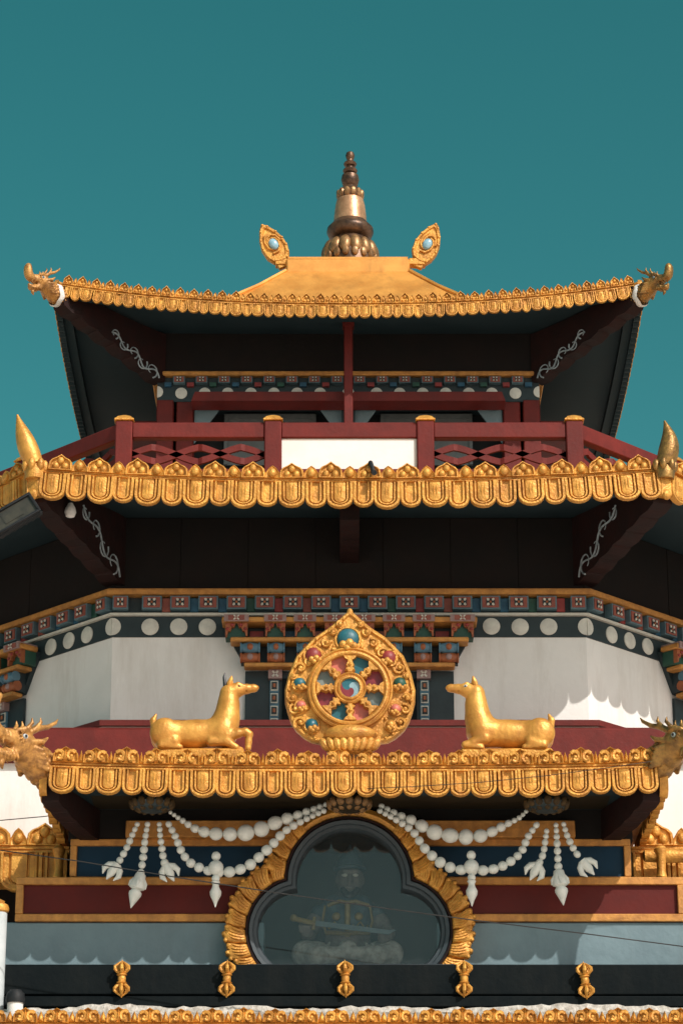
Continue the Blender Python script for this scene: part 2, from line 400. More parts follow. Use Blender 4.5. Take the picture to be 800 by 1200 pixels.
def flat(u): return 0.0
def frieze(parent, M, half, zf, hc, hb, hl, period, crest, spikes=None, t=.07, mats=GOLD, pointed=False, merge=False, u0=None, u1=None, ratio=.565, name='eave_frieze', back=None, wob=.018, plain=False):
    """golden eave border: band with hanging tongues (lappets) and a crest on top; local x along it, -y outward, zf(u) = top of band"""
    back = back or SOFF
    a, b = (-half if u0 is None else u0), (half if u1 is None else u1); Ln = b - a
    n = max(1, round(Ln / period)); p = Ln / n
    g = G(); us = [a + Ln * k / 48 for k in range(49)]
    prof = [(.16, 0), (-.012, 0), (-.035, -.006), (-.035, -hb * .35), (-.012, -hb * .4), (-.012, -hb * .55), (-.05, -hb * .62), (-.05, -hb), (.02, -hb), (.02, -.03), (.16, -.03)]
    g.sweep(prof, us, zf)
    fg = G(); fg.sweep([(.155, -.032), (.022, -.032), (.022, -hb - .005), (.0, -hb - .012), (.0, -hb - hl * .62), (.155, -hb - hl * .62)], us, zf)
    w1, w2 = p * ratio, p * (1 - ratio)
    g1 = lappet_mesh(w1 * .985, hl, t, plain=plain); g2 = lappet_mesh(w2 * .985, hl * .97, t * .9, True, pointed)
    kc = crest[1]; nc = max(1, round(Ln / kc)); pc = Ln / nc
    gc = crest[0](pc * crest[2], hc, .06)
    gs = spikes(pc * (1 - crest[2]) * 1.25, hc * .80, .05) if spikes else None
    if merge:
        G0 = g
        for k in range(n):
            for uu_, ww_ in ((a + p * k + w1 / 2, w1), (a + p * k + w1 + w2 / 2, w2)): fg.prism([(uu_ + x_, zf(uu_) - hb + z_) for x_, z_ in u_out(ww_ * 1.0, hl * 1.05, 0)], -.060, .03)  # dark tongue backings; shade on the lappets' rear and underside is put into colour
            u = a + p * k + w1 / 2; G0.add(g1.v, g1.f, T((u, -.058, zf(u) - hb)) @ SC(1, .3, 1))
            u = a + p * k + w1 + w2 / 2; G0.add(g2.v, g2.f, T((u, -.058, zf(u) - hb)) @ SC(1, .3, 1))
        for k in range(nc):
            u = a + pc * (k + .5); G0.add(gc.v, gc.f, T((u, 0, zf(u) - .004)))
        o = G0.obj(name, mats, parent, M); o['kind'] = 'stuff'
        fg.obj('fascia', back, o)
        return o
    fr = g.obj(name, mats, parent, M)
    fg.obj('fascia', back, fr)
    m1, m2 = g1.mesh('lappet', mats), g2.mesh('lappet', mats)
    mc = gc.mesh('crest', mats, ang=50); ms = gs.mesh('crest_leaf', mats, ang=50) if gs else None
    def slope(u): return -math.atan2(zf(u + .02) - zf(u - .02), .04)
    for k in range(n):
        for me, u in ((m1, a + p * k + w1 / 2), (m2, a + p * k + w1 + w2 / 2)):
            inst('lappet', me, fr, T((u + random.uniform(-wob, wob) * .4, -.01 - random.uniform(0, wob) * .6, zf(u) - hb)) @ RY(slope(u) + random.uniform(-wob, wob)) @ SC(1, 1, 1 + random.uniform(-1, 1) * wob * 2))
    for k in range(nc):
        u = a + pc * (k + .5)
        inst('crest', mc, fr, T((u, -random.uniform(0, wob) * .6, zf(u) - .004)) @ RY(slope(u) + random.uniform(-wob, wob) * 2) @ SC(1, 1, 1 + random.uniform(-1, 1) * wob * 4))
        if ms and k < nc - 1:
            u = a + pc * (k + 1); inst('crest_leaf', ms, fr, T((u, -.012, zf(u) - .004)) @ RY(slope(u) + random.uniform(-wob, wob) * 2))
    return fr

# ================================================================== STRUCTURE
g = G(); g.add([(-900, -900, 0), (900, -900, 0), (900, 900, 0), (-900, 900, 0)], [(0, 1, 2, 3)])
tag(g.obj('ground', PAVE), kind='structure')

temple = thing('temple', 'tiered Buddhist temple with golden scalloped eaves, white octagonal storey and maroon balcony storey', 'temple')
MID, EAVE, RAIL, TEAVE, TW = 7.22, 9.20, 7.07, 4.183, 2.832
T22 = math.tan(R(22.5))
def octa(ap): return [(ap / math.cos(R(22.5)) * math.sin(R(22.5 + 45 * k)), -ap / math.cos(R(22.5)) * math.cos(R(22.5 + 45 * k))) for k in range(8)]
FAC = (0, PI / 4, -PI / 4)

# ---- lower building mass
PW, PE = -10.32, -11.6                          # porch wall and porch eave planes
LOWY = -8.2
zcop0, zcop1 = Z(892, -8.3), Z(853, -8.3)
g = G(); g.box(-6.4, 6.4, LOWY, 9, 0, Z(980, LOWY)); g.obj('wall', WHITE, temple)
g = G(); g.box(-6.2, 6.2, LOWY, 9, Z(980, LOWY), zcop0); tag(g.obj('wall', WHITE, temple), 'sunlit white wall below the maroon coping')
g = G(); g.box(-6.3, 6.3, -8.3, -7.95, zcop0, zcop1, bev=.02); g.box(-6.24, 6.24, -8.24, -7.97, zcop1 - .005, zcop1 + .02); g.obj('coping', MAROON, temple)
g = G(); g.box(-6.2, 6.2, -7.94, 9, zcop0 - .1, zcop0 + .1); g.obj('terrace', SCREED, temple)
# plinth of the octagon
g = G(); g.plan(octa(MID + .20), zcop0 + .1, Z(850, -MID - .2)); tag(g.obj('plinth', CONC, temple), 'grey ledge at the foot of the octagon')
g = G(); g.plan(octa(MID + .26), Z(850, -MID - .26), Z(843.5, -MID - .26)); g.obj('plinth_moulding', MAROON, temple)

# ---- octagon body: white below, dark maroon above the gold line
zb0, zw1 = Z(852, -MID), Z(747, -MID)
zd1, zl1 = Z(723, -MID), Z(720, -MID)
zg0, zg1 = Z(701, -MID), Z(696, -MID)
zs = Z(606, -MID)
g = G(); g.plan(octa(MID), zb0 - .6, zw1); g.obj('wall', WHITE, temple)
g = G(); g.plan(octa(MID + .02), zw1, zd1); dband = g.obj('dot_band', INK, temple)
g = G(); g.plan(octa(MID + .07), zd1, zl1); g.obj('white_moulding', CREAM, temple)
g = G(); g.plan(octa(MID + .01), zl1, zg0); bband = g.obj('beam_band', INK, temple)
g = G(); g.plan(octa(MID + .17), zg0, zg1); g.plan(octa(MID + .145), zg1, zg1 + .025); g.obj('gold_moulding', GOLDT, temple)
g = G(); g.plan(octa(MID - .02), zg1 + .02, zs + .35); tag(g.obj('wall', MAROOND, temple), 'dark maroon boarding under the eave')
# upright boards of that dark wall
gb = G(); gb.box(-.427, .427, -.022, 0, zg1 + .05, zs - .02)
mb = gb.mesh('board', MAROOND)
bw = temple.children[-1]
for fa in FAC:
    for k in range(7):
        inst('board', mb, bw, RZ(fa) @ T(((k - 3) * .86, -(MID - .02) - random.uniform(0, .012), 0)))

hs = MID * T22
def wm(n, py=735): return W(n, py, -MID)
# dots
dm = G(); dm.lathe([(wm(10.2), 0), (wm(10.2), .012), (wm(9.2), .02)], 22, RX(PI / 2)); dot_me = dm.mesh('dot', DOTW)
zdot = (zw1 + zd1) / 2
for fa in FAC:
    for n in (166, 199.5, 233):
        for sx in (-1, 1):
            inst('dot', dot_me, dband, RZ(fa) @ T((sx * wm(n), -MID - .02, zdot + random.uniform(-.005, .005))))
# corner dots wrap round the arris: two halves
for sx in (-1, 1):
    for q in (0, 1):
        hm = G(); r = wm(10.5)
        pts = [(r * math.cos(PI / 2 - PI * k / 10), r * math.sin(PI / 2 - PI * k / 10)) for k in range(11)]
        e = -1 if q == 0 else 1
        hm.prism([(x * e * sx, z) for x, z in pts], -.014, 0)
        fa = 0 if q == 0 else sx * PI / 4
        uc = sx * (MID + .02) * T22 if q == 0 else -sx * (MID + .02) * T22
        hm.obj('dot', DOTW, dband, RZ(fa) @ T((uc, -MID - .02, zdot)))
# beam ends: painted blocks with a flower, tiles in the gaps
def beam_mesh(wd, h, d, name='beam_end'):
    g = G(); x = wd / 2; z = h / 2
    g.box(-x, x, -d, .01, -z, z, m=0)
    g.box(-x * .84, x * .84, -d - .012, -d, -z * .80, z * .80, m=1)
    g.box(-x * .44, x * .44, -d - .02, -d - .012, -z * .52, z * .52, m=2)
    for k in range(4):
        M = T((0, -d - .026, 0)) @ RY(PI / 4 + PI / 2 * k)
        g.prism([(.10 * wd, 0), (.15 * wd, -.07 * wd), (.25 * wd, -.035 * wd), (.25 * wd, .035 * wd), (.15 * wd, .07 * wd)], -.006, .006, M, 3)
    g.box(-.055 * wd, .055 * wd, -d - .03, -d - .02, -.055 * wd, .055 * wd, m=4)
    return g.mesh(name, [PALEB_D, BRICKR, INK, CREAM, ORANGE], False)
PALEB_D = mat('slate_border_paint', (.11, .19, .22), .55, 0, (.08, .14, .17), 12)
bme = beam_mesh(wm(23), zl1 and (zg0 - zl1) * .80, .12)
hb = zg0 - zl1
tiles = [(G().box(-wm(5), wm(5), -.045, .005, -hb * .42, hb * .42, bev=.006)).mesh('tile', [m_], False) for m_ in (BLUE, BRICKR, GREEN, BLUE, RED)]
for fa in FAC:
    for k in range(-8, 9):
        u = k * wm(33)
        if abs(u) > hs - .2: continue
        inst('beam_end', bme, bband, RZ(fa) @ T((u, -MID - .01, zl1 + hb * .55)))
        if abs(u + wm(16.5)) < hs - .05:
            inst('tile', tiles[(k * 2 + (3 if fa else 0)) % 5], bband, RZ(fa) @ T((u + wm(16.5), -MID - .01, zl1 + hb * .5)))
    for sx in (-1, 1):
        inst('beam_end', bme, bband, RZ(fa) @ T((sx * (hs - wm(9)), -MID - .012, zl1 + hb * .55)) @ SC(.78, 1, 1))

# window heads with corbels, on three facets
def corbel_upper():
    wd, h, d = wm(23), Z(730, -MID) - Z(755, -MID), .26
    g = G()
    g.box(-wd * .56, wd * .56, -d - .05, 0, h * .66, h * .97, m=0)
    g.box(-wd * .36, wd * .36, -d - .06, -d - .05, h * .71, h * .92, m=3)
    for k in range(4):
        g.box(.05 * wd, .17 * wd, -.006, .006, -.03 * wd, .03 * wd, T((0, -d - .066, h * .815)) @ RY(PI / 4 + PI / 2 * k), 4)
    g.box(-wd * .5, wd * .5, -d * .7, 0, 0, h * .66, m=1)
    for sx in (-1, 1):
        g.prism([(sx * wd * .5, h * .64), (sx * wd * .04, h * .64), (sx * wd * .10, h * .46), (sx * wd * .22, h * .44), (sx * wd * .27, h * .28), (sx * wd * .38, h * .26), (sx * wd * .42, h * .04), (sx * wd * .5, h * .02)], -d * .95, -d * .7, m=2)
        g.ball((sx * wd * .20, -d * .97, h * .54), wd * .09, 7, 5, m=5); g.ball((sx * wd * .40, -d * .97, h * .36), wd * .08, 7, 5, m=5)
    return g.mesh('corbel', [PINKG, GREEN, ORANGE, BRICKR, CREAM, RED], True, 30)
PINKG = mat('dusty_pink_paint', (.34, .22, .20), .6, 0, (.26, .17, .16), 12)
def corbel_scroll():
    wd, h, d = wm(20), Z(760, -MID) - Z(783, -MID), .2
    g = G(); r = h * .27
    for q, (m1, m2) in enumerate(((1, 2), (2, 0))):
        zc = h * (.74 - .47 * q)
        g.lathe([(r, -wd / 2), (r * 1.02, -wd * .44), (r * .8, -wd * .40), (r * 1.0, -wd * .15), (r * 1.08, 0), (r * 1.0, wd * .15), (r * .8, wd * .40), (r * 1.02, wd * .44), (r, wd / 2)], 12, T((0, -d + r * .5 + .03 * q, zc)) @ RY(PI / 2), m1)
        g.ball((0, -d - r * .35 + .03 * q, zc), (wd * .17, .03, r * .62), 10, 6, m=m2)
    g.box(-wd * .47, wd * .47, -d * .55, 0, 0, h, m=3)
    return g.mesh('scroll_corbel', [PINKG, BLUEM, ORANGE, INK], True, 35)
BLUEM = mat('mid_blue_paint', (.10, .21, .28), .5, 0, (.06, .14, .2), 12)
cu, cs = corbel_upper(), corbel_scroll()
def patt_mesh():
    g = G(); w_, h_ = wm(10.5), wm(15)
    g.box(-w_ / 2, w_ / 2, -.03, 0, 0, h_ * .97, m=0)
    g.box(-w_ * .40, w_ * .40, -.045, -.03, h_ * .10, h_ * .88, m=1)
    g.box(-w_ * .30, w_ * .30, -.055, -.045, h_ * .2, h_ * .78, m=2)
    g.box(-w_ * .15, w_ * .15, -.065, -.055, h_ * .34, h_ * .64, m=3)
    return g.mesh('carved_tile', [BLUEM, CREAM, INK, ORANGE], False)
pme = patt_mesh()
def window_head(fa):
    zA1, zA0 = Z(724, -MID - .3), Z(730, -MID - .3)
    zB1, zB0 = Z(755, -MID), Z(760, -MID)
    zC1, zC0 = Z(783, -MID), Z(788, -MID)
    F0 = RZ(fa)
    g = G(); y = -MID - .02
    g.prism([(-wm(148), zA0 + .0), (-wm(137), zB1), (-wm(124), zC1 + .06), (-wm(120), zC1), (wm(120), zC1), (wm(124), zC1 + .06), (wm(137), zB1), (wm(148), zA0)], y - .05, y + .03)
    bay = g.obj('window_head', INK, temple, F0)
    for hw, z0, z1, d in ((148, zA0, zA1, .34), (138, zB0, zB1, .30), (122, zC0, zC1, .24)):
        g = G(); g.box(-wm(hw), wm(hw), y - d, y - .052, z0, z1, bev=.012); g.obj('gold_ledge', GOLDT, bay)
    for n in (-86, -51.5, -17, 17, 51.5, 86):
        inst('corbel', cu, bay, T((wm(n), y - .05, zB1 + .002)))
    for sx in (-1, 1):
        inst('corbel', cu, bay, T((sx * wm(131), y - .05, zB1 + .002)) @ SC(1.12, 1, 1))
    cols = (PINK, BLUE, RED, GREEN, BLUE)
    for i, n in enumerate((-108, -69, -34, 0, 34, 69, 108)):
        g = G(); g.box(wm(n - 8), wm(n + 8), y - .09, y - .05, zB1 + .02, zA0 - .05); g.obj('tile', (RED, BLUE, PINK, GREEN, PINK, BLUE, RED)[i] if fa == 0 else (BLUE, RED, GREEN, PINK, GREEN, RED, BLUE)[i], bay)
    for n in (-115, -85, -51, -17, 17, 51, 85, 115):
        inst('scroll_corbel', cs, bay, T((wm(n), y - .05, zC1 + .002)) @ SC(1.15 if abs(n) > 100 else 1, 1, 1))
    # black door surround below with a carved jamb on each side
    g = G(); g.box(-wm(121), wm(121), y - .03, y + .01, zb0 - .5, zC0); dr = g.obj('doorway', INK, temple, F0)
    g = G(); g.box(-wm(78), wm(78), y - .05, y - .03, zb0 - .5, zC0 - .1); g.obj('door', BLACK, dr)
    for sx in (-1, 1):
        g = G(); g.box(sx * wm(86) - wm(8), sx * wm(86) + wm(8), y - .12, y - .03, zC0 - wm(11), zC0 - .005, m=0)
        for k in range(4): g.box(.05 * .25, .05, -.006, .006, -.012, .012, T((sx * wm(86), y - .125, zC0 - wm(5.5))) @ RY(PI / 4 + PI / 2 * k), 1)
        g.obj('jamb_capital', [PINKG, CREAM], dr, smooth=False)
        for k in range(6):
            inst('carved_tile', pme, dr, T((sx * wm(87), y - .03, zC0 - wm(11) - wm(15) * (k + 1))))
for fa in FAC: window_head(fa)

# ---- middle eave (octagon)
zE = Z(562, -EAVE)
half = EAVE * T22
def zmid(u): return zE + .13 * (abs(u) / half) ** 2.6
# soffit and roof skin, ring of 8 strips following the eave curve
def eave_ring(apo_in, zin, zfun, apo_out, name, m, sides, nseg=12, poly=8, dz=0.):
    g = G(); tn = math.tan(PI / poly)
    for s_ in range(sides):
        M = RZ(2 * PI * s_ / poly); o = []; i_ = []
        for k in range(nseg + 1):
            t = -1 + 2 * k / nseg
            o.append((t * apo_out * tn, -apo_out, zfun(t * apo_out * tn) + dz)); i_.append((t * apo_in * tn, -apo_in, zin))
        g.rings([o, i_], M, closed=False, cap=False)
    return g.obj(name, m, temple)
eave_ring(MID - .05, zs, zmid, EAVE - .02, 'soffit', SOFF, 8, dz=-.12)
eave_ring(RAIL - .7, Z(535, -RAIL), zmid, EAVE + .0, 'roof', GOLDR, 8, dz=-.01)
g = G(); g.plan(octa(RAIL - .5), zs + .35, Z(541, -RAIL)); g.obj('balcony_floor', CONC, temple)
for fa in FAC:
    frieze(temple, RZ(fa) @ T((0, -EAVE, 0)), half, zmid, Z(543, -EAVE) - zE, .055, Z(567, -EAVE) - Z(597, -EAVE), .60, (crest_beads, .456, .64), crest_single, t=.075, u0=-half + .06, u1=half - .06)
# gold mitre blocks at the eave corners
for sx in (-1, 1):
    g = G(); M = RZ(sx * PI / 8) @ T((0, -EAVE / math.cos(PI / 8), zmid(half)))
    g.box(-.085, .085, -.06, .20, -.36, .04, M, bev=.02); g.ball((0, -.05, -.34), (.06, .05, .07), 8, 6, M)
    g.obj('corner_block', GOLD, temple)

def bracket(pin, pout, zt0, zt1, zb0_, zb1_, steps, th, name='hip_bracket', m=BRACK, scroll=None, bow=0.):
    pin, pout = Vector((*pin, 0)), Vector((*pout, 0)); d = (pout - pin); L_ = d.length; d.normalize(); ang = math.atan2(d.y, d.x)
    top = [(L_ * k / 8, zt0 + (zt1 - zt0) * (k / 8) ** 1.6) for k in range(9)]
    bot = []
    for k in range(steps):
        z = zb0_ + (zb1_ - zb0_) * ((k) / steps) - bow * math.sin(PI * k / steps); s0, s1 = L_ * k / steps, L_ * (k + 1) / steps
        z2 = zb0_ + (zb1_ - zb0_) * ((k + .75) / steps) - bow * math.sin(PI * (k + .75) / steps)
        bot += [(s0, z), (s0 + (s1 - s0) * .55, z + (z2 - z) * .15), (s0 + (s1 - s0) * .95, z2)]
    bot.append((L_, zb1_))
    M = T(pin) @ RZ(ang); g = G()
    # strips keep the concave outline clean
    import bisect
    S = sorted(set([round(p[0], 4) for p in top + bot]))
    def at(pl, s_):
        for i in range(len(pl) - 1):
            if pl[i][0] <= s_ <= pl[i + 1][0] + 1e-6:
                w_ = pl[i + 1][0] - pl[i][0]; t = (s_ - pl[i][0]) / w_ if w_ > 1e-9 else 0
                return pl[i][1] + (pl[i + 1][1] - pl[i][1]) * t
        return pl[-1][1]
    g.rings([[(s_, -th / 2, at(bot, s_)), (s_, th / 2, at(bot, s_)), (s_, th / 2, at(top, s_)), (s_, -th / 2, at(top, s_))] for s_ in S], M)
    o = g.obj(name, m, temple, smooth=False)
    if scroll:
        side = -1 if (RZ(ang) @ Vector((0, -1, 0))).y < 0 else 1
        s0, s1, z0, z1, amp, nl = scroll; yy = side * (th / 2 + .006); sg = G()
        dv = Vector((s1 - s0, z1 - z0)); ln = dv.length; dv.normalize(); nv = Vector((-dv.y, dv.x))
        def q_(a_, b_): return (s0 + dv.x * a_ + nv.x * b_, yy, z0 + dv.y * a_ + nv.y * b_)
        n = nl * 10
        sg.tube([q_(ln * k / n, amp * .55 * math.sin(PI * nl * k / n) * (1.2 - .5 * k / n)) for k in range(n + 1)], .013, 5, M)
        for h_ in range(nl):
            u0_ = ln * (h_ + .5) / nl; sg_ = 1 if h_ % 2 == 0 else -1; r0_ = amp * (1.15 - .45 * h_ / nl)
            c_ = (u0_ + r0_ * .55, sg_ * (amp * .55 - r0_ * .35))
            sg.tube([q_(c_[0] + r0_ * (1 - .045 * t_) * math.cos(PI - sg_ * -.9 + -sg_ * t_ * .5), c_[1] + r0_ * (1 - .045 * t_) * math.sin(PI - sg_ * -.9 + -sg_ * t_ * .5)) for t_ in range(12)], [.013 - .0006 * t_ for t_ in range(12)], 5, M)
        sg.obj('painted_scroll', SCROLLM, o)
    return o
SCROLLM = mat('pale_scroll_paint', (.34, .40, .43), .6, 0, (.18, .22, .24), 12)
cw, ce = MID / math.cos(PI / 8), EAVE / math.cos(PI / 8)
for sx in (-1, 1):
    a = sx * PI / 8
    bracket((math.sin(a) * (cw - .05), -math.cos(a) * (cw - .05)), (math.sin(a) * (ce - .05), -math.cos(a) * (ce - .05)), zs - .02, zmid(half) - .10, Z(688, -MID) + .02, zmid(half) - .42, 6, .26, scroll=(.16, 1.20, Z(681, -MID), Z(620, -MID) - .08, .13, 4))
bracket((0, -MID), (0, -EAVE + .5), zs - .02, zE - .1, Z(660, -MID), zE - .34, 4, .24)

# ---- top storey
yw = -TW
z_g0, z_g1 = Z(442, yw), Z(436.5, yw)
z_top = Z(391, yw)
zfl = Z(541, -RAIL)
def wt(n, py=460): return W(n, py, yw)
g = G(); g.box(-TW + .55, TW - .55, -TW + .55, TW - .55, zfl, z_g0); g.obj('wall', DARK, temple)
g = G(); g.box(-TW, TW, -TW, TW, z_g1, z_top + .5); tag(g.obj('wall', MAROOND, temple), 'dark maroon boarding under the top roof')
g = G(); g.box(-TW - .07, TW + .07, -TW - .07, TW + .07, z_g0, z_g1, bev=.015); g.obj('gold_moulding', GOLDT, temple)
zhood1, zhood0 = Z(459, yw - .35), Z(469.5, yw - .35)
zlin = Z(470, yw)
g = G(); g.box(-TW + .02, TW - .02, -TW + .02, TW - .02, zlin, z_g0); tband = g.obj('beam_band', INK, temple)
sm = beam_mesh(wt(13.5), wt(8), .10)
for sx in (-1, 1):
    for k in range(8):
        inst('beam_end', sm, tband, T((sx * wt(13.2 + 26.4 * k), yw + .02, z_g0 - wt(5.5))))
        g0 = G(); g0.box(-wt(4), wt(4), -.05, 0, -wt(2.5), wt(2.5)); inst('tile', g0.mesh('tile', (RED, BLUE, GREEN)[k % 3], False), tband, T((sx * wt(26.4 + 26.4 * k) if k < 7 else sx * wt(211), yw + .02, z_g0 - wt(10))))
dm = G(); dm.lathe([(wt(7), 0), (wt(7), .015), (wt(6.2), .02)], 18, RX(PI / 2)); sdot = dm.mesh('dot', DOTW)
for sx in (-1, 1):
    for n in (33, 60, 87, 114, 141, 168, 195.5): inst('dot', sdot, tband, T((sx * wt(n), yw + .02, Z(460.5, yw))))
    hm = G(); hm.prism([(-sx * wt(7) * math.sin(PI * k / 10) if True else 0, wt(7) * math.cos(PI * k / 10)) for k in range(11)], -.02, 0); hm.obj('dot', DOTW, tband, T((sx * (TW - .02), yw + .02, Z(459, yw))))
inst('dot', sdot, tband, T((0, yw + .02, Z(460, yw))))
# pillars, hoods and windows
for sx in (-1, 1):
    for a_, b_, dd in ((204, 224, .0), (181, 201, .03)):
        for yy in (1,):
            g = G(); g.box(min(sx * wt(a_), sx * wt(b_)), max(sx * wt(a_), sx * wt(b_)), yw + .01 + dd, yw + .5, zfl, zlin + .03, bev=.015); g.obj('pillar', MAROON, temple)
    c = sx * wt(92)
    g = G(); g.prism([(c - wt(90), zhood0), (c + wt(90), zhood0), (c + wt(86), zhood1), (c - wt(86), zhood1)], yw - .35, yw + .02)
    wn = g.obj('window', MAROON, temple, smooth=False)
    # slate-blue corners inside the opening leave a dark, tapering hole
    for q in (-1, 1):
        g = G(); g.prism([(c + q * wt(88), zlin + .03), (c + q * wt(58), zlin + .03), (c + q * wt(60), zlin - .10), (c + q * wt(88), zlin - .62)], yw + .12, yw + .16); g.obj('corner_panel', SLATE, wn, smooth=False)
    g = G(); g.box(c - wt(62), c + wt(62), yw + .12, yw + .16, zlin - .05, zlin + .03); g.obj('lintel', SLATE, wn)
    zf = Z(485, yw + .4)
    g = G()
    for x0, x1, z0, z1 in ((-54, 54, zf - .07, zf), (-54, -50, zf - .8, zf - .07), (50, 54, zf - .8, zf - .07), (-2, 2, zf - .8, zf - .07)):
        g.box(c + wt(x0), c + wt(x1), yw + .40, yw + .46, z0, z1)
    g.obj('window_frame', GREYF, wn)
    g = G(); g.box(c - wt(50), c + wt(50), yw + .44, yw + .455, zf - .8, zf - .07); g.obj('shutter', GREYF, wn)
    # the same hood on the side wall
    g = G(); g.box(min(sx * (TW + .62), sx * TW), max(sx * (TW + .62), sx * TW), -TW + .75, TW - .75, zhood0 - .02, zhood1 - .02); g.obj('window_hood', MAROON, temple)
g = G(); g.box(-wt(8), wt(8), yw + .05, yw + .5, zfl, zlin + .02); g.obj('mullion', INK, temple)
g = G(); g.box(-.065, .065, yw - .62, yw - .5, zfl - .1, Z(376, yw - .56), bev=.012); g.box(-.085, .085, yw - .64, yw - .48, Z(384, yw - .56), Z(380, yw - .56)); tag(g.obj('post', MAROON, temple), 'slim maroon post in front of the top windows')
for sx in (-1, 1):
    g = G(); g.box(min(sx * TW, sx * (TW - .5)), max(sx * TW, sx * (TW - .5)), -TW + .4, TW, zfl, zlin); g.obj('wall', MAROOND, temple)

# ---- top roof (square, upturned corners)
zTE = Z(357, -TEAVE)
rise = Z(333, -TEAVE) - Z(357, -TEAVE)
def ztop(u): return zTE + rise * (min(abs(u) / TEAVE, 1)) ** 2.3
eave_ring(TW - .05, z_top, ztop, TEAVE - .02, 'soffit', SOFF, 4, nseg=16, poly=4, dz=-.05)
B, zB0_, zB1_ = .972, Z(318, -.972), Z(302, -.972)
r1, zr1 = 1.566, Z(343, -1.566)
# roof skin: concave pyramid from the eave up to the crown block
g = G()
for s_ in range(4):
    M = RZ(PI / 2 * s_); rs = []
    for q in range(11):
        t = q / 10; r = TEAVE + (B - TEAVE) * t
        row = []
        for k in range(17):
            e = -1 + k / 8
            if r >= r1:
                f = (r - r1) / (TEAVE - r1); zc = zr1 + (zTE - zr1) * (1 - (1 - f) ** 1.7) + rise * abs(e) ** 2.3 * f ** 1.5
            else:
                f = (r - B) / (r1 - B); zc = zB0_ + (zr1 - zB0_) * f
            row.append((e * r, -r, zc))
        rs.append(row)
    g.rings(rs, M, closed=False, cap=False)
roof = g.obj('roof', GOLDR, temple)
g = G(); g.box(-B, B, -B, B, zB0_ - .05, zB1_, bev=.03); g.box(-B + .03, B - .03, -B + .03, B - .03, zB1_ - .01, zB1_ + .03); g.obj('crown_block', GOLDR, roof)
for sx in (-1, 1):
    g = G(); rr = [.07] * 9; pts = []
    for k in range(9):
        r = B + (TEAVE - B) * k / 8
        if r >= r1: f = (r - r1) / (TEAVE - r1); zc = zr1 + (zTE - zr1) * (1 - (1 - f) ** 1.7) + rise * f ** 1.5
        else: zc = zB0_ + (zr1 - zB0_) * (r - B) / (r1 - B)
        pts.append((sx * r, -r, zc + .01))
    g.tube(pts, .035, 6); g.obj('hip_roll', GOLDR, roof)
frieze(temple, T((0, -TEAVE, 0)), TEAVE, ztop, Z(345, -TEAVE) - zTE, .04, Z(359.5, -TEAVE) - Z(373, -TEAVE), .307, (crest_beads, .204, .70), crest_single, t=.045, pointed=True, u0=-TEAVE + .04, u1=TEAVE - .04)
for fa in (PI / 2, -PI / 2):
    frieze(temple, RZ(fa) @ T((0, -TEAVE, 0)), TEAVE, ztop, Z(345, -TEAVE) - zTE, .04, Z(359.5, -TEAVE) - Z(373, -TEAVE), .307, (crest_beads, .204, .9), None, t=.05, merge=True, u0=-TEAVE + .04, u1=TEAVE - .04)
for sx in (-1, 1):
    bracket((sx * (TW - .05), -TW + .05), (sx * (TEAVE - .02), -TEAVE + .02), z_top - .03, ztop(TEAVE) - .06, Z(448, yw), ztop(TEAVE) - .33, 6, .24, scroll=(.12, 1.05, Z(444, yw) - .04, Z(398, yw) - .22, .10, 5))

# ================================================================== PORCH (part of the temple front)
zPE = Z(898, PE); hx = W(357, 905, PE)
def zpor(u): return zPE + .045 * (abs(u) / hx) ** 3
def wp(n, py=1000): return W(n, py, PW)
frieze(temple, T((0.03, PE, 0)), hx, zpor, Z(879, PE) - zPE, .075, Z(905, PE) - Z(935, PE), .515, (crest_scroll, .328, .86), crest_spike, t=.085, u0=-hx + .02, u1=hx - .02)
for sx in (-1, 1):
    M = RZ(sx * PI / 2) @ T((0, -hx, 0))
    fr = frieze(temple, T((.03, PE, 0)) @ M, 1.1, lambda u: zPE + .045, Z(880, PE) - zPE, .075, Z(905, PE) - Z(935, PE), .515, (crest_scroll, .328, .80), crest_spike, t=.085, u0=(0.02 if sx > 0 else -2.9), u1=(2.9 if sx > 0 else -.02), back=GOLDT)
g = G(); g.box(-hx + .12, hx - .06, PE + .14, -8.24, zPE - .12, zPE + .06); g.obj('roof', SCREED, temple)
g = G(); g.box(-hx + .14, hx - .08, PE + .17, -8.25, zPE - .16, zPE - .121); g.obj('soffit', SOFF, temple)
# body and panels
zbl1, zbl0 = Z(985, PW), Z(1027, PW)
zrd1, zrd0 = Z(1034, PW), Z(1072, PW)
zgr0 = Z(1134, PW)
OW = 1.05                                       # half width of the gap behind the window
xw = wp(331)
g = G()
for sx in (-1, 1):
    x0, x1 = sorted((sx * .80, sx * xw)); g.box(x0, x1, PW + .02, PW + .35, Z(985, PW), zPE - .161)
g.box(-.8, .8, PW + .02, PW + .35, Z(958, PW), zPE - .161)
g.obj('wall', MAROOND, temple)
g = G(); x0 = wp(263)
for sx in (-1, 1):
    a_, b_ = sorted((sx * .45, sx * x0)); g.box(a_, b_, PW - .10, PW + .02, Z(981, PW - .1), Z(961, PW - .1), bev=.012)
tag(g.obj('beam', GOLDT, temple), 'golden brown beam above the navy panels')
g = G(); g.box(-wp(300), wp(300), PW - .62, PW - .02, Z(947, PW), zPE - .162); g.obj('soffit_board', OLIVE, temple)
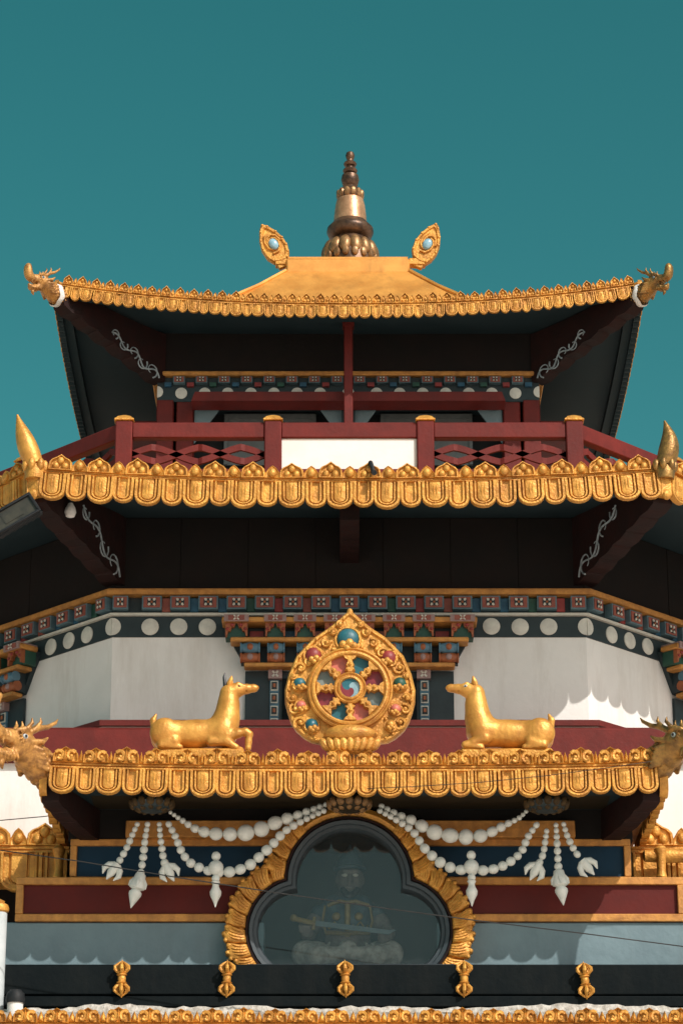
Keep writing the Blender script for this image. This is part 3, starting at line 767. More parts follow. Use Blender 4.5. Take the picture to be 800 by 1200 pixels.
def panel(sx, inner, outer, z0, z1, fr, m, yy, name='wall_panel', left=True):
    """framed recessed panel: inner..outer half widths in m, z0..z1 incl. frame"""
    a_, b_ = sorted((sx * inner, sx * outer)); g = G(); g.box(a_, b_, yy + .05, yy + .3, z0, z1); p = g.obj(name, m, temple)
    g = G()
    g.box(a_, b_, yy, yy + .05, z1 - fr, z1, bev=.008); g.box(a_, b_, yy, yy + .05, z0, z0 + fr, bev=.008)
    xo = (b_ - fr, b_) if sx > 0 else (a_, a_ + fr)
    g.box(xo[0], xo[1], yy - .002, yy + .05, z0 + fr, z1 - fr, bev=.008)
    g.obj('panel_frame', GOLDT, p)
for sx in (-1, 1):
    panel(sx, wp(84), wp(328), Z(1035, PW), Z(983, PW), wp(8), BLUEP, PW)
    panel(sx, wp(112), wp(389), Z(1081, PW), Z(1029, PW) - .0, wp(9), REDP, PW - .06)
    g = G(); a_, b_ = sorted((sx * wp(100), sx * wp(404))); g.box(a_, b_, PW - .02, PW + .3, zgr0 - .35, Z(1081, PW) - .002, bev=.012); tag(g.obj('wall', SLATE, temple), 'slate blue plaster wall under the panels')
# side walls of the porch, going back to the building
for sx in (-1, 1):
    g = G(); a_, b_ = sorted((sx * wp(300), sx * wp(328))); g.box(a_, b_, PW + .31, -8.21, 5, zPE - .161); g.obj('wall', MAROOND, temple)
for sx in (-1, 1):
    bracket((sx * wp(300), PW + .2), (sx * (hx - .05), PE + .08), zPE - .17, zPE - .17, Z(985, PW), zPE - .36, 5, .2, bow=.04)

# black cornice, whitewash remains and the lowest golden border
yc = -10.9
g = G(); g.box(-4.6, 4.6, yc, PW - .03, Z(1166, yc), Z(1130, yc), bev=.015); corn = g.obj('cornice', BLACK, temple)
g = G(); g.box(-4.6, 4.6, yc - .06, PW - .03, Z(1181, yc), Z(1167, yc - .06), bev=.012); g.obj('cornice_step', BLACK, corn)
rnd = random.Random(3)
g = G(); n = 220; top = []; zl = Z(1186, yc - .1); z_w = Z(1181, yc - .1)
vals = [0] * (n + 1)
for oc, am in ((5, 5.5), (13, 3), (36, 2.2), (110, 1.8)):
    ph = [rnd.uniform(-1, 1) for _ in range(oc + 2)]
    for k in range(n + 1):
        t = k / n * oc; i = int(t); f = t - i; vals[k] += am * (ph[i] * (1 - f) + ph[min(i + 1, oc + 1)] * f)
up = [(-4.5 + 9 * k / n, z_w + max(-.02, vals[k] * .0085)) for k in range(n + 1)]
vs = []; fs = []
for k, (x, z) in enumerate(up): vs += [(x, yc - .10 + rnd.uniform(-.012, .012), zl - .2), (x, yc - .10 + rnd.uniform(-.012, .012), z), (x, yc - .058, z + .012)]
for k in range(n): fs += [(3 * k, 3 * k + 3, 3 * k + 4, 3 * k + 1), (3 * k + 1, 3 * k + 4, 3 * k + 5, 3 * k + 2)]
g.add(vs, fs); g.obj('flaking_plaster', LIME, corn, ang=180)
yb = -11.25
g = G(); g.box(-4.7, 4.7, yb + .06, yc, Z(1197, yb), Z(1185, yb) ); g.obj('ledge', LIME, temple)
zBE = Z(1199, yb)
frieze(temple, T((.02, yb, 0)), 4.3, lambda u: zBE, Z(1181, yb) - zBE, .06, .28, .52, (crest_scroll, .335, .80), crest_spike, t=.085)
g = G(); g.box(-4.6, 4.6, yb + .16, PW + .3, 0, zBE - .05); tag(g.obj('wall', WHITE, temple), 'white lower wall of the porch')

# lower side eaves left and right of the porch
yl = -9.2
zLE = Z(992, yl)
for sx in (-1, 1):
    a_, b_ = sorted((sx * 3.25, sx * 5.6))
    frieze(temple, T((0, yl, 0)), 1, lambda u: zLE, Z(965, yl) - zLE, .10, Z(1001, yl) - Z(1045, yl), .86, (crest_beads, .62, .70), crest_single, t=.11, u0=a_, u1=b_, plain=True)
    g = G(); g.box(a_, b_, yl + .16, LOWY - .01, zLE - .30, zLE - .02); g.obj('roof', GOLDR, temple)
    g = G(); g.box(a_, b_, LOWY - .06, LOWY - .005, 3, zLE - .301); g.obj('wall', MAROOND, temple)  # dark facing over the white wall; the shade under this eave put into colour
    # golden post standing in front of that border
    M = T((X(69 if sx < 0 else 774, 1010, yl - .35), yl - .35, Z(1034, yl - .35)))
    g = G(); h_ = Z(991, yl - .35) - Z(1034, yl - .35)
    g.lathe([(.055, -.3), (.055, h_ * .1), (.065, h_ * .14), (.05, h_ * .3), (.058, h_ * .7), (.07, h_ * .8), (.075, h_ * .9), (.05, h_ * .98), (.0, h_)], 14, M); g.obj('gold_post', GOLD, temple)
g = G(); M0 = PT(783, 1003, yl - .3); g.lathe([(.03, -.3), (.07, -.28), (.085, 0), (.07, .5), (.0, .52)], 14, T(M0) @ RY(PI / 2)); g.obj('scroll_roll', GOLD, temple)
POSTG = mat('shaded_white_post', (.48, .52, .53), .7, 0, (.40, .44, .45), 4, .1, 20)  # white post paint with its shade put into the greyer colour
for sx in (-1, 1):
    yy = -10.95; px = -2 if sx < 0 else 822
    M = T((X(px, 1100, yy), yy, 0)); g = G(); zt = Z(1068, yy)
    g.lathe([(.09, 4), (.09, zt - .03), (.075, zt)], 18, M); pl = g.obj('pillar', POSTG, temple)
    g = G(); g.lathe([(.075, zt - .02), (.105, zt + .0), (.11, zt + .03), (.095, zt + .07), (.055, zt + .09), (.06, zt + .11), (.0, zt + .14)], 18, M); g.obj('pillar_cap', GOLD, pl)

# ------------------------------------------------------------------ trefoil window
yg = PW - .10
ZC, ZS = Z(1033, yg), Z(1092, yg)
def wg(n): return W(n, 1060, yg)
RT, RS, DX = wg(61.5), wg(49.5), wg(57)
CXW = X(409, 1060, yg)
zbot = Z(1139, yg)
def trefoil(o, n=14):
    rt, rs = RT + o, RS + o
    # intersection of the top circle and the right-hand circle
    d = Vector((DX, ZS - ZC)); D = d.length; a = (rt * rt - rs * rs + D * D) / (2 * D); hh = math.sqrt(max(rt * rt - a * a, 0)); e = d / D
    c1 = Vector((e.x * a - e.y * hh * -1 * 1, e.y * a + e.x * hh * -1 * -1)); 
    cand = [Vector((e.x * a + s_ * -e.y * hh, e.y * a + s_ * e.x * hh)) for s_ in (-1, 1)]
    c1 = max(cand, key=lambda p: p.x)
    t0 = math.atan2(c1.y, c1.x)                                             # on the top circle
    q = Vector((c1.x - DX, c1.y - (ZS - ZC))); s1 = math.atan2(q.y, q.x)    # on the side circle
    zb = max(zbot - .06 - o * .0 - ZS, -rs * .98); s0 = math.asin(zb / rs)
    right = [(DX + rs * math.cos(s0 + (s1 - s0) * k / n), ZS - ZC + rs * math.sin(s0 + (s1 - s0) * k / n)) for k in range(n)]
    topa = [(rt * math.cos(t0 + (PI - 2 * t0) * k / (n * 2)), rt * math.sin(t0 + (PI - 2 * t0) * k / (n * 2))) for k in range(n * 2 + 1)]
    left = [(-x, z) for x, z in reversed(right)]
    return [(CXW + x, ZC + z) for x, z in right + topa + left]
g = G(); f0, f1, f2, f3 = (trefoil(o) for o in (0, wg(4), wg(9), wg(13)))
def yl_(pts, y): return [(x, y, z) for x, z in pts]
g.rings([yl_(f0, yg + .20), yl_(f0, yg - .02), yl_(trefoil(wg(1.5)), yg - .05), yl_(trefoil(wg(5)), yg - .055), yl_(trefoil(wg(6)), yg - .09), yl_(trefoil(wg(10)), yg - .10), yl_(trefoil(wg(11.5)), yg - .07)], cap=False, closed=False)
win = g.obj('window', BLKM, temple)
SLATEF = mat('slate_blue_frame', (.036, .052, .062), .55, 0, (.026, .038, .047), 6, .1, 20)
win.data.materials[0] = SLATEF
g = G(); g.rings([yl_(trefoil(wg(11.5)), yg - .08), yl_(trefoil(wg(12)), yg - .105), yl_(trefoil(wg(14)), yg - .105), yl_(trefoil(wg(15.5)), yg - .05)], cap=False, closed=False); g.obj('red_border', BRACK, win)
g = G(); g.add([(x, yg + .06, z) for x, z in f0], [tuple(range(len(f0)))]); g.obj('pane', GLASS, win)
g = G(); g.rings([yl_(trefoil(wg(15)), yg - .03), yl_(trefoil(wg(16)), yg - .07), yl_(trefoil(wg(21)), yg - .09), yl_(trefoil(wg(27)), yg - .06), yl_(trefoil(wg(29)), yg + .10)], cap=False, closed=False); sur = g.obj('gold_surround', GOLD, win)
# flame leaves round it
def leaf_geo():
    g = G()
    ol = [(-.085, -.03), (.075, -.03), (.10, .05), (.135, .11), (.165, .17), (.155, .215), (.115, .225), (.09, .20), (.085, .245), (.045, .265), (.015, .235), (-.01, .25), (-.05, .235), (-.06, .19), (-.085, .12)]
    g.relief(ol, [(1, .05), (1, -.055), (.93, -.095), (.80, -.11)], (.02, .10))
    for off, ln, r0 in ((-.055, .19, .016), (-.015, .20, .018), (.025, .20, .018), (.06, .17, .016)):
        g.tube([(off * (.8 + .3 * t) + .085 * t * t, -.098 - .012 * math.sin(PI * t), -.01 + ln * t) for t in (0, .2, .4, .6, .8, 1)], [r0, r0 * 1.2, r0 * 1.25, r0 * 1.2, r0, r0 * .5], 5)
    for x, z, r in ((.135, .185, .036), (.055, .232, .034), (-.03, .222, .030)): g.ball((x, -.085, z), (r, .035, r), 8, 5)
    return g
lm = leaf_geo().mesh('flame_leaf', GOLD, ang=60)
path = trefoil(wg(17), 24); acc = 0.; last = None; cnt = 0; nxt = .03
half_n = len(path) // 2
for side, seq in ((1, path[:half_n + 1]), (-1, list(reversed(path))[:half_n + 1])):
    acc = 0.; nxt = .05
    for i in range(len(seq) - 1):
        p, q = Vector(seq[i]), Vector(seq[i + 1]); d = q - p; L_ = d.length
        while acc + L_ > nxt and L_ > 1e-6:
            t = (nxt - acc) / L_; c = p + d * t; tn = d.normalized(); no = Vector((tn.y, -tn.x)) * side
            if no.dot(c - Vector((CXW, ZC - .25))) < 0: no = -no
            if c.y > ZC + RT * .86 + wg(10): nxt += .15; continue
            a = math.atan2(no.x, no.y); sc = random.uniform(.80, .90) * (.90 if c.y > ZC + .25 else 1.0)
            inst('flame_leaf', lm, sur, T((c.x, yg - .05, c.y)) @ RY(a + side * random.uniform(-.05, .08)) @ SC(-side * sc, sc, sc))
            nxt += .185 * sc
        acc += L_
# bottom sill strip and the room behind
g = G(); g.box(-1.12, 1.12, yc + .03, PW + .1, Z(1134, yc), Z(1129, yc), bev=.006); g.obj('sill', SLATEF, win)
g = G(); x0, x1, y0, y1, z0, z1 = -1.5, 1.5, PW + .36, PW + 1.9, zbot - .3, Z(955, PW)
for a_ in ((x0, x1, y1, y1 + .05, z0, z1), (x0, x1, PW + .02, y1, z0 - .05, z0), (x0, x1, PW + .36, y1, z1, z1 + .04), (x0 - .05, x0, PW + .3, y1, z0, z1), (x1, x1 + .05, PW + .3, y1, z0, z1)): g.box(*a_)
tag(g.obj('niche', ROOMB, temple), 'dim room behind the trefoil glass')

# ================================================================== THINGS
# ---- balcony railing
rail = thing('balcony_railing', 'maroon balcony railing with gold capped posts, lattice and a white middle panel', 'railing', (0, -RAIL, zfl))
zr0, zr1_, zr2 = Z(541, -RAIL) - zfl, Z(515, -RAIL) - zfl, Z(497, -RAIL) - zfl
def wr(n): return W(n, 505, -RAIL)
pg = G(); pg.box(-wr(10), wr(10), -.10, .10, -.25, zr2 + .015, bev=.015); post_me = pg.mesh('post', MAROON)
cg = G(); cg.box(-wr(11.5), wr(11.5), -.12, .12, 0, .03, bev=.008)
cg.rings([[(-.11, -.11, .03), (.11, -.11, .03), (.11, .11, .03), (-.11, .11, .03)], [(-.085, -.085, .065), (.085, -.085, .065), (.085, .085, .065), (-.085, .085, .065)], [(-.02, -.02, .105), (.02, -.02, .105), (.02, .02, .105), (-.02, .02, .105)]]); cap_me = cg.mesh('cap', GOLD, ang=25)
hr = RAIL * T22
def rail_side(fa, posts):
    M = T((0, RAIL, 0)) @ RZ(fa) @ T((0, -RAIL, 0))
    for u in posts:
        inst('post', post_me, rail, M @ T((u, 0, 0))); inst('cap', cap_me, rail, M @ T((u, 0, zr2 + .015)))
    a_ = sorted(posts) if fa == 0 else [-hr] + sorted(posts) + [hr]
    for i in range(len(a_) - 1):
        s0, s1 = a_[i] + (wr(10) if fa == 0 or i else .0), a_[i + 1] - (wr(10) if fa == 0 or i < len(a_) - 2 else 0.)
        g = G(); g.box(s0, s1, -.07, .07, zr1_, zr2, bev=.012); g.obj('top_rail', MAROON, rail, M)
        g = G(); g.box(s0, s1, -.06, .06, -.20, -.12, bev=.01); g.obj('bottom_rail', MAROON, rail, M)
        if fa == 0 and i == 1:
            g = G(); g.box(s0, s1, -.035, .0, -.12, zr1_ , bev=.006); tag(g.obj('panel', WHITEP, rail, M), 'white board in the middle of the railing'); continue
        zc = zr1_ - .215; am = .10; n = 34; nw = max(.5, round((s1 - s0) / .52) / 2)
        for ph in (0, 1):
            up, lo_ = [], []
            vs = []
            for k in range(n * 1 + 1):
                x = s0 + (s1 - s0) * k / n; a = 2 * PI * nw * k / n + PI * ph; z = zc + am * (.45 * math.sin(a) + .55 * 2 / PI * math.asin(math.sin(a)))
                yy = -.015 if (math.cos(a) > 0) == (ph == 0) else .012
                hw = .044
                vs.append([(x, yy - .025, z - hw), (x, yy + .02, z - hw), (x, yy + .02, z + hw), (x, yy - .025, z + hw)])
            g = G(); g.rings(vs); g.obj('lattice_braid', MAROON, rail, M, smooth=False)
rail_side(0, [-wr(263), -wr(89), wr(89), wr(263)])
rail_side(PI / 4, [-.9, .9]); rail_side(-PI / 4, [-.9, .9])

# ---- spire
def ws(n, py): return W(n, py, 0)
def zz(py): return Z(py, 0)
zsp = zB1_ + .03
spire = thing('spire', 'tall tarnished bronze bell spire on a lotus base at the top of the roof', 'spire', (.04, 0, zsp))
def prof(l): return [(ws(n, py), zz(py) - zsp) for n, py in l]
z0s = zz(301) - zsp
g = G(); g.lathe([(ws(31, 301), -.05)] + prof([(31, 302), (29, 297), (22, 285), (18, 278)]), 32); base = g.obj('lotus_base', BRONZE, spire)
pgm = G(); pgm.ball((0, 0, 0), (.100, .07, .155), 10, 8); pm = pgm.mesh('petal', GILTB)
zp = zz(296) - zsp
for k in range(14):
    a = 2 * PI * (k + .5) / 14; inst('petal', pm, base, RZ(a) @ T((0, -ws(28.5, 289), zp)) @ RX(R(-14)))
pgm = G(); pgm.ball((0, 0, 0), (.06, .05, .09), 8, 6); pm2 = pgm.mesh('petal', GILTB)
for k in range(18):
    a = 2 * PI * (k + .5) / 18; inst('petal', pm2, base, RZ(a) @ T((0, -ws(31, 299), zz(306) - zsp)))
g = G(); g.lathe(prof([(20, 281), (25, 278), (27.5, 273), (27, 269), (24, 266), (21, 263), (19.5, 261)]), 32); g.obj('saucer', BRONZE, spire)
g = G(); g.lathe(prof([(19.5, 261.5), (19.3, 259), (18.6, 252), (17.2, 241), (15.6, 235), (12, 233.5)]), 32); g.obj('bell', BRASSB, spire)
g = G(); g.lathe(prof([(13, 234.5), (15, 231), (13, 226), (10, 221), (8, 219)]), 24); l2 = g.obj('lotus_ring', BRONZE, spire)
pgm = G(); pgm.ball((0, 0, 0), (.055, .045, .085), 8, 6); pm3 = pgm.mesh('petal', GILTB)
for k in range(12):
    a = 2 * PI * (k + .5) / 12; inst('petal', pm3, l2, RZ(a) @ T((0, -ws(13.5, 227), zz(229.5) - zsp)) @ RX(R(10)))
g = G(); g.lathe(prof([(6, 220), (9, 217), (10.6, 211), (9.5, 206), (6, 204), (5, 203)]), 24); g.obj('globe', BRONZE, spire)
g = G(); g.lathe(prof([(4, 204), (7.5, 203), (8.7, 200.5), (7.5, 198.5), (4.5, 197.5), (4.5, 195), (6.8, 194.5), (7.8, 192.5), (6.5, 190.5), (4.2, 189.5), (3.6, 187)]), 20); g.obj('rings', BRONZE, spire)
g = G(); g.lathe(prof([(3, 188), (4.6, 186), (5.4, 182.5), (4.4, 179.5), (2, 178), (.3, 177.5)]), 16); g.obj('tip', BRONZE, spire)

# ---- flame jewels at the ends of the crown block
for sx in (-1, 1):
    th = thing('flame_jewel', 'golden flame jewel leaning %s at the %s end of the crown block under the spire' % (('left', 'left') if sx < 0 else ('right', 'right')), 'roof ornament', (sx * (B + .02) + (-.05 if sx < 0 else .13), -B + .1, zB1_ - .02), 'flame jewels on the top roof')
    kk = 1 / 74.5
    ol = [(1, 0), (9, 1), (13, 8), (15, 18), (14, 29), (10, 40), (3, 51), (-2, 55), (-8, 47), (-13, 36), (-15.5, 24), (-14, 11), (-9, 3)]
    ol = [(x * kk, z * kk) for x, z in ol]
    M = RY(sx * R(25)) @ T((0, 0, -.02))
    g = G(); g.relief(ol, [(.92, .09), (1, .06), (1, -.03), (.93, -.06), (.80, -.06), (.74, -.035)], (0, 24 * kk), M)
    for k in range(11):
        p = Vector(ol[(k + 1) % 13]) ; c = Vector((0, 24 * kk)); q = c + (p - c) * .90; g.ball((q.x, -.055, q.y), .022, 7, 5, M)
    for a in (0, 1, 2): g.tube([(math.cos(t * .7 + a * 2.1) * (.13 - .012 * t), -.05, 26 * kk + math.sin(t * .7 + a * 2.1) * (.19 - .02 * t)) for t in range(6)], .02, 6, M)
    g.box(-.09, .09, -.03, .06, -.09, .06, M, bev=.012); g.box(-.10 - (.06 if sx > 0 else 0), .10 + (.06 if sx < 0 else 0), -.05, .12, -.07, .045, None, 0, .012)
    g.obj('flame_plate', GOLD, th)
    g = G(); g.ball((0, -.06, 24 * kk), (.075, .05, .10), 14, 10, M); g.obj('jewel', EYEB, th)

# ---- dragon heads (carved bodies meshed from one distance field)
DRAG = mat('worn_dragon_gilt', (.62, .31, .08), .45, .3, (.26, .115, .032), 11, .4, 34, stain=(.16, .07, .02), ss=6)
def dragon_geo(h=.0135, short=False, seed=1):
    rr = random.Random(seed)
    body = chain([(-.22, 0, -.06), (.0, 0, .0), (.20, 0, .10), (.36, 0, .18)], [.20, .19, .175, .165])
    head = [rc((.38, 0, .20), (.56, 0, .20), .165, .12), rc((.56, 0, .20), (.80, 0, .235), .105, .075)]
    trunk = chain(([(.74, 0, .22), (.80, 0, .29), (.815, 0, .37), (.81, 0, .44), (.80, 0, .48)] if short else [(.78, 0, .24), (.87, 0, .33), (.885, 0, .45), (.84, 0, .60), (.77, 0, .68)]), [.095, .095, .092, .085, .07] if short else [.08, .07, .06, .052, .042])
    jaw = chain([(.38, 0, .08), (.56, 0, .02), (.74, 0, -.005), (.80, 0, .04)], [.10, .075, .055, .035])
    beard = chain([(.66, 0, -.03), (.69, 0, -.11), (.66, 0, -.18)], [.05, .035, .012])
    out = [(body + head, .06, 'u'), (jaw, .05, 'u'), (trunk, .05, 'u'), (beard, .03, 'u')]
    out.append(([rc((.60, -.3, .105), (.60, .3, .105), .028, .028), rc((.68, -.3, .105), (.68, .3, .11), .04, .04), rc((.76, -.3, .115), (.76, .3, .115), .045, .045)], .02, 's'))
    det = []
    for s_ in (-1, 1):
        det += chain([(.30, s_ * .09, .33), (.18, s_ * .12, .40), (.05, s_ * .14, .44), (-.08, s_ * .15, .52), (-.13, s_ * .15, .58)], [.042, .036, .03, .022, .008])
        det += chain([(.36, s_ * .10, .36), (.30, s_ * .12, .44), (.31, s_ * .12, .50)], [.03, .022, .008])
        det += chain([(.24, s_ * .12, .38), (.17, s_ * .14, .47), (.18, s_ * .14, .53)], [.028, .02, .008])
        det += chain([(.53, s_ * .10, .30), (.45, s_ * .14, .325), (.36, s_ * .15, .30)], [.03, .035, .02])       # brow
        det += chain([(.34, s_ * .15, .19), (.20, s_ * .20, .22), (.10, s_ * .20, .29)], [.04, .035, .012])      # ear
        for k in range(5): det += chain([(.30 - .03 * k, s_ * .15, .14 - .05 * k), (.21 - .03 * k, s_ * .215, .11 - .05 * k), (.14 - .02 * k, s_ * .20, .15 - .05 * k)], [.035, .03, .014])
        det.append(el((.80, s_ * .05, .275), (.035, .03, .03)))
        det += chain([(.73, s_ * .055, .17), (.735, s_ * .06, .10)], [.022, .006])
        for i in range(9):
            for j in range(8):
                x = -.24 + .058 * i; a = -1.45 + j * .40 + (.2 if i % 2 else 0)
                if x > .12 and a > -.35: continue
                rad = float(np.interp(x, (-.22, 0, .20, .36), (.20, .19, .175, .165))) + .004; zc = float(np.interp(x, (-.22, 0, .20, .36), (-.06, 0, .10, .18)))
                det.append(el((x, s_ * rad * math.cos(a), zc + rad * math.sin(a)), (.036, .032, .036)))
        for k in range(11):
            a = 2 * PI * k / 11; det.append(rc((.45 + .062 * math.cos(a), s_ * .150, .235 + .055 * math.sin(a)), (.45 + .115 * math.cos(a), s_ * .150, .235 + .105 * math.sin(a)), .015, .006))
        for k in range(6):
            det += chain([(.52 + .05 * k, s_ * (.085 - .006 * k), .05 - .012 * k), (.50 + .05 * k, s_ * (.095 - .006 * k), -.02), (.48 + .05 * k, s_ * (.07 - .006 * k), -.07 - .005 * k)], [.02, .017, .005])
            det += chain([(.56 + .045 * k, s_ * (.10 - .008 * k), .27), (.555 + .045 * k, s_ * (.12 - .008 * k), .20)], [.014, .011])
    for k in range(6): det.append(el((.815 if short else .885 - .005 * k, 0, .30 + (.035 if short else .045) * k), ((.102 if short else .066) - .003 * k, (.106 if short else .072) - .004 * k, .013)))
    out.append((det, .007, 'u'))
    return sdf_geo(out, h)
DV, DF = dragon_geo()
SV, SF = dragon_geo(short=True)
gS = G(); gS.add(SV, SF); short_me = gS.mesh('body', DRAG, ang=180)
gS = G(); gS.add(SV, SF); short_me2 = gS.mesh('body', PATSHADE, ang=180)
gD = G(); gD.add(DV, DF); dragon_me = gD.mesh('body', DRAG, ang=180)
gD2 = G(); gD2.add(DV, DF); dragon_me2 = gD2.mesh('body', PATSHADE, ang=180)
eye_g = G()
for s_ in (-1, 1): eye_g.ball((.45, s_ * .148, .235), (.048, .03, .042), 12, 8)
eye_me = eye_g.mesh('eye', EYEW)
def dragon(sx, loc, ang, sc, tilt, label, group, collar=False, dark=False):
    th = thing('dragon_head', label, 'dragon head', loc, group, ang)
    M = RY(-tilt) @ SC(sc * (.86 if collar else 1), sc, sc)
    inst('body', (short_me2 if dark else short_me) if collar else (dragon_me2 if dark else dragon_me), th, M)  # dark heads: shade is put into the body and eye colours
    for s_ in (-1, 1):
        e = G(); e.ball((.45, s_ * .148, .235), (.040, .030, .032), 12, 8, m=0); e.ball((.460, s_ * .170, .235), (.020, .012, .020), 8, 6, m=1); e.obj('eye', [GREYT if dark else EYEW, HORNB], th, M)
    if collar:
        c = G(); n = 26; r_ = []
        for q, (x, e) in enumerate(((-.17, 1.06), (-.14, 1.14), (-.06, 1.16), (-.02, 1.05))):
            r_.append([(x + .02 * math.sin(5 * a), .212 * e * math.cos(a) * (1 + .02 * math.sin(9 * a)), -.045 + .23 * e * math.sin(a)) for a in [2 * PI * k / n for k in range(n)]])
        c.rings(r_, cap=False); c.obj('scarf', COLLAR, th, M)
    return th
ztc = ztop(TEAVE)
dragon(-1, (-TEAVE - .06, -TEAVE - .06, ztc - .165), R(-135), .64, R(-5), 'bright gold dragon head with white collar at the left corner of the top roof', 'dragon heads on roof corners', True)
dragon(1, (TEAVE + .06, -TEAVE - .06, ztc - .165), R(-45), .64, R(-5), 'shaded dark gold dragon head with white collar at the right corner of the top roof', 'dragon heads on roof corners', True, True)
dragon(-1, (-hx - .08, PE + .10, zPE + .03), R(-124), .92, R(0), 'golden scaly horned dragon head left of the porch eave, snout cut by the photo edge', 'dragon heads on roof corners')
dragon(1, (hx + .04, PE + .08, zPE + .05), R(-54), .90, R(0), 'shaded horned dragon head right of the porch eave above a white wall', 'dragon heads on roof corners', False, True)

# ---- horn finials on the middle eave corners
for sx in (-1, 1):
    a = sx * PI / 8; c = EAVE / math.cos(PI / 8)
    th = thing('horn_finial', ('bright gold horn finial rising from the left corner of the middle eave' if sx < 0 else 'tarnished horn finial rising from the right corner of the middle eave'), 'roof ornament', (math.sin(a) * (c + .03), -math.cos(a) * (c + .03), zmid(half) - .02), 'horn finials')
    pts = []; rr = []
    for k in range(14):
        t = k / 13; lean = (-.24 * t - .05 * t * (1 - t)) if sx < 0 else (.02 * t + .10 * math.sin(PI * t) * .6)
        pts.append((lean, -.02, .06 + (.66 if sx < 0 else .58) * t)); rr.append(.015 + .110 * math.sin(PI * min(1, .30 + .72 * t)) ** 1.0 * (1 if t < .6 else 1 - .25 * (t - .6)))
    rr[-1] = .012
    g = G(); g.tube(pts, rr, 14); g.obj('horn', GOLDF if sx < 0 else PATSHADE, th, ang=60)
    g = G(); g.lathe([(.11, -.12), (.13, -.02), (.10, .06), (.115, .12), (.08, .16)], 16)
    for k in range(7): g.ball((.12 * math.cos(k * .9), .12 * math.sin(k * .9), .05), (.045, .045, .08), 8, 6)
    g.obj('socket', GOLD if sx < 0 else PATSHADE, th, ang=60)

# ---- dharma wheel
yW = PE + .18
zW0 = Z(882, yW); kW = DEP(810, yW) / FPX
zc = Z(810, yW) - zW0
wheel = thing('dharma_wheel', 'gilded eight spoked dharma wheel in a teardrop plate between the two deer', 'statue', (X(410, 810, yW), yW, zW0))
hw_ = [(98, 1), (92, 8), (85, 15), (76, 26), (65, 42), (52, 54), (42, 63), (20, 72), (0, 76.5), (-14, 76), (-26, 73), (-38, 69), (-48, 63), (-57, 53), (-62, 44), (-64, 30)]
ol = [(n * kW, zc + q * kW) for q, n in hw_]; ol = ol + [(-x, z) for x, z in reversed(ol)]
ol = [(x, z) for x, z in ol]
g = G(); g.relief(ol, [(.90, .16), (.97, .13), (1, .06), (1, -.03), (.975, -.06), (.945, -.06), (.925, -.035), (.75, -.05)], (0, zc))
for (x, z) in ol[1:-1:1]: pass
plate = g.obj('plate', GOLD, wheel)
# beading and scroll relief over the plate
g = G(); rnd = random.Random(11)
def inside(x, z):
    q = (z - zc) / kW; ys = [a for a, _ in hw_][::-1]; ns = [b for _, b in hw_][::-1]
    return abs(x) / kW < np.interp(q, ys, ns) * .90
for sx in (-1, 1):
    for (px, py, r0, tw, ph) in ((38, 44, 8, 1, 0.), (27, 57, 6, -1, 2.), (48, 33, 6, -1, 1.), (58, 26, 7, 1, 3.), (63, 4, 6, 1, 1.), (64, -24, 7, -1, 2.), (58, -40, 8, 1, 4.), (47, -46, 7, -1, 1.), (20, 70, 5, 1, 2.5), (66, 16, 4, 1, .5), (67, -10, 5, -1, 3.), (52, -22, 4, 1, 2.), (12, 80, 4, -1, 1.)):
        pts = [((sx * px + (r0 * (1 - t / 16)) * math.cos(ph + tw * sx * t * .55)) * kW, -.055 - .003 * t, zc + (py + (r0 * (1 - t / 16)) * math.sin(ph + tw * sx * t * .55)) * kW) for t in range(11)]
        sg = G(); sg.tube(pts, [.023 * (1 - .04 * t) for t in range(11)], 6)
        sg.ball((sx * px * kW, -.075, zc + py * kW), .028, 8, 5); sg.obj('scroll', GOLD, plate, ang=60)
    for k in range(60):
        q = rnd.uniform(-55, 88); n = rnd.uniform(12, 72)
        if inside(n * kW, zc + q * kW) and n * n + q * q > 53 ** 2: g.ball((sx * n * kW, -.05, zc + q * kW), rnd.uniform(.014, .03), 7, 5)
    for i in range(1, len(hw_) - 1): g.ball((sx * hw_[i][1] * .935 * kW, -.062, zc + hw_[i][0] * .945 * kW), .018, 6, 4)
tag(g.obj('beading', GOLD, plate, ang=60), kind='stuff')
g = G(); g.ball((0, -.02, zc + 96 * kW), (.035, .035, .05), 10, 8); g.obj('tip', GOLD, plate)
def torus_prof(g, r, rr, y, m=0, n=48):
    g.tube([(r * kW * math.cos(2 * PI * k / n), y, zc + r * kW * math.sin(2 * PI * k / n)) for k in range(n + 1)], rr, 8, None, m)
g = G(); n = 48
rings = [[(r * kW * math.cos(2 * PI * k / n), y, zc + r * kW * math.sin(2 * PI * k / n)) for k in range(n)] for r, y in ((50, -.03), (50, -.12), (48, -.135), (46.5, -.12), (45.5, -.12), (44.5, -.15), (42.5, -.155), (40.5, -.14), (40, -.075))]
g.rings(rings, cap=False); g.obj('rim', GOLD, wheel)
g = G(); rings = [[(r * kW * math.cos(2 * PI * k / n), y, zc + r * kW * math.sin(2 * PI * k / n)) for k in range(n)] for r, y in ((19, -.06), (19, -.14), (17.5, -.155), (15.8, -.14), (15.2, -.14), (14, -.16), (12, -.165), (11, -.13))]
g.rings(rings, cap=False); g.obj('hub', GOLD, wheel)
sp = G()
o_ = [(.026, 17), (.028, 19.5), (.058, 21.5), (.030, 24), (.050, 28), (.030, 32), (.026, 34.5), (.062, 37), (.085, 40.8)]
o_ = [(x, z * kW) for x, z in o_]; o_ = o_ + [(-x, z) for x, z in reversed(o_)]
sp.relief(o_, [(1, -.05), (1, -.12), (.80, -.15)], (0, 30 * kW))
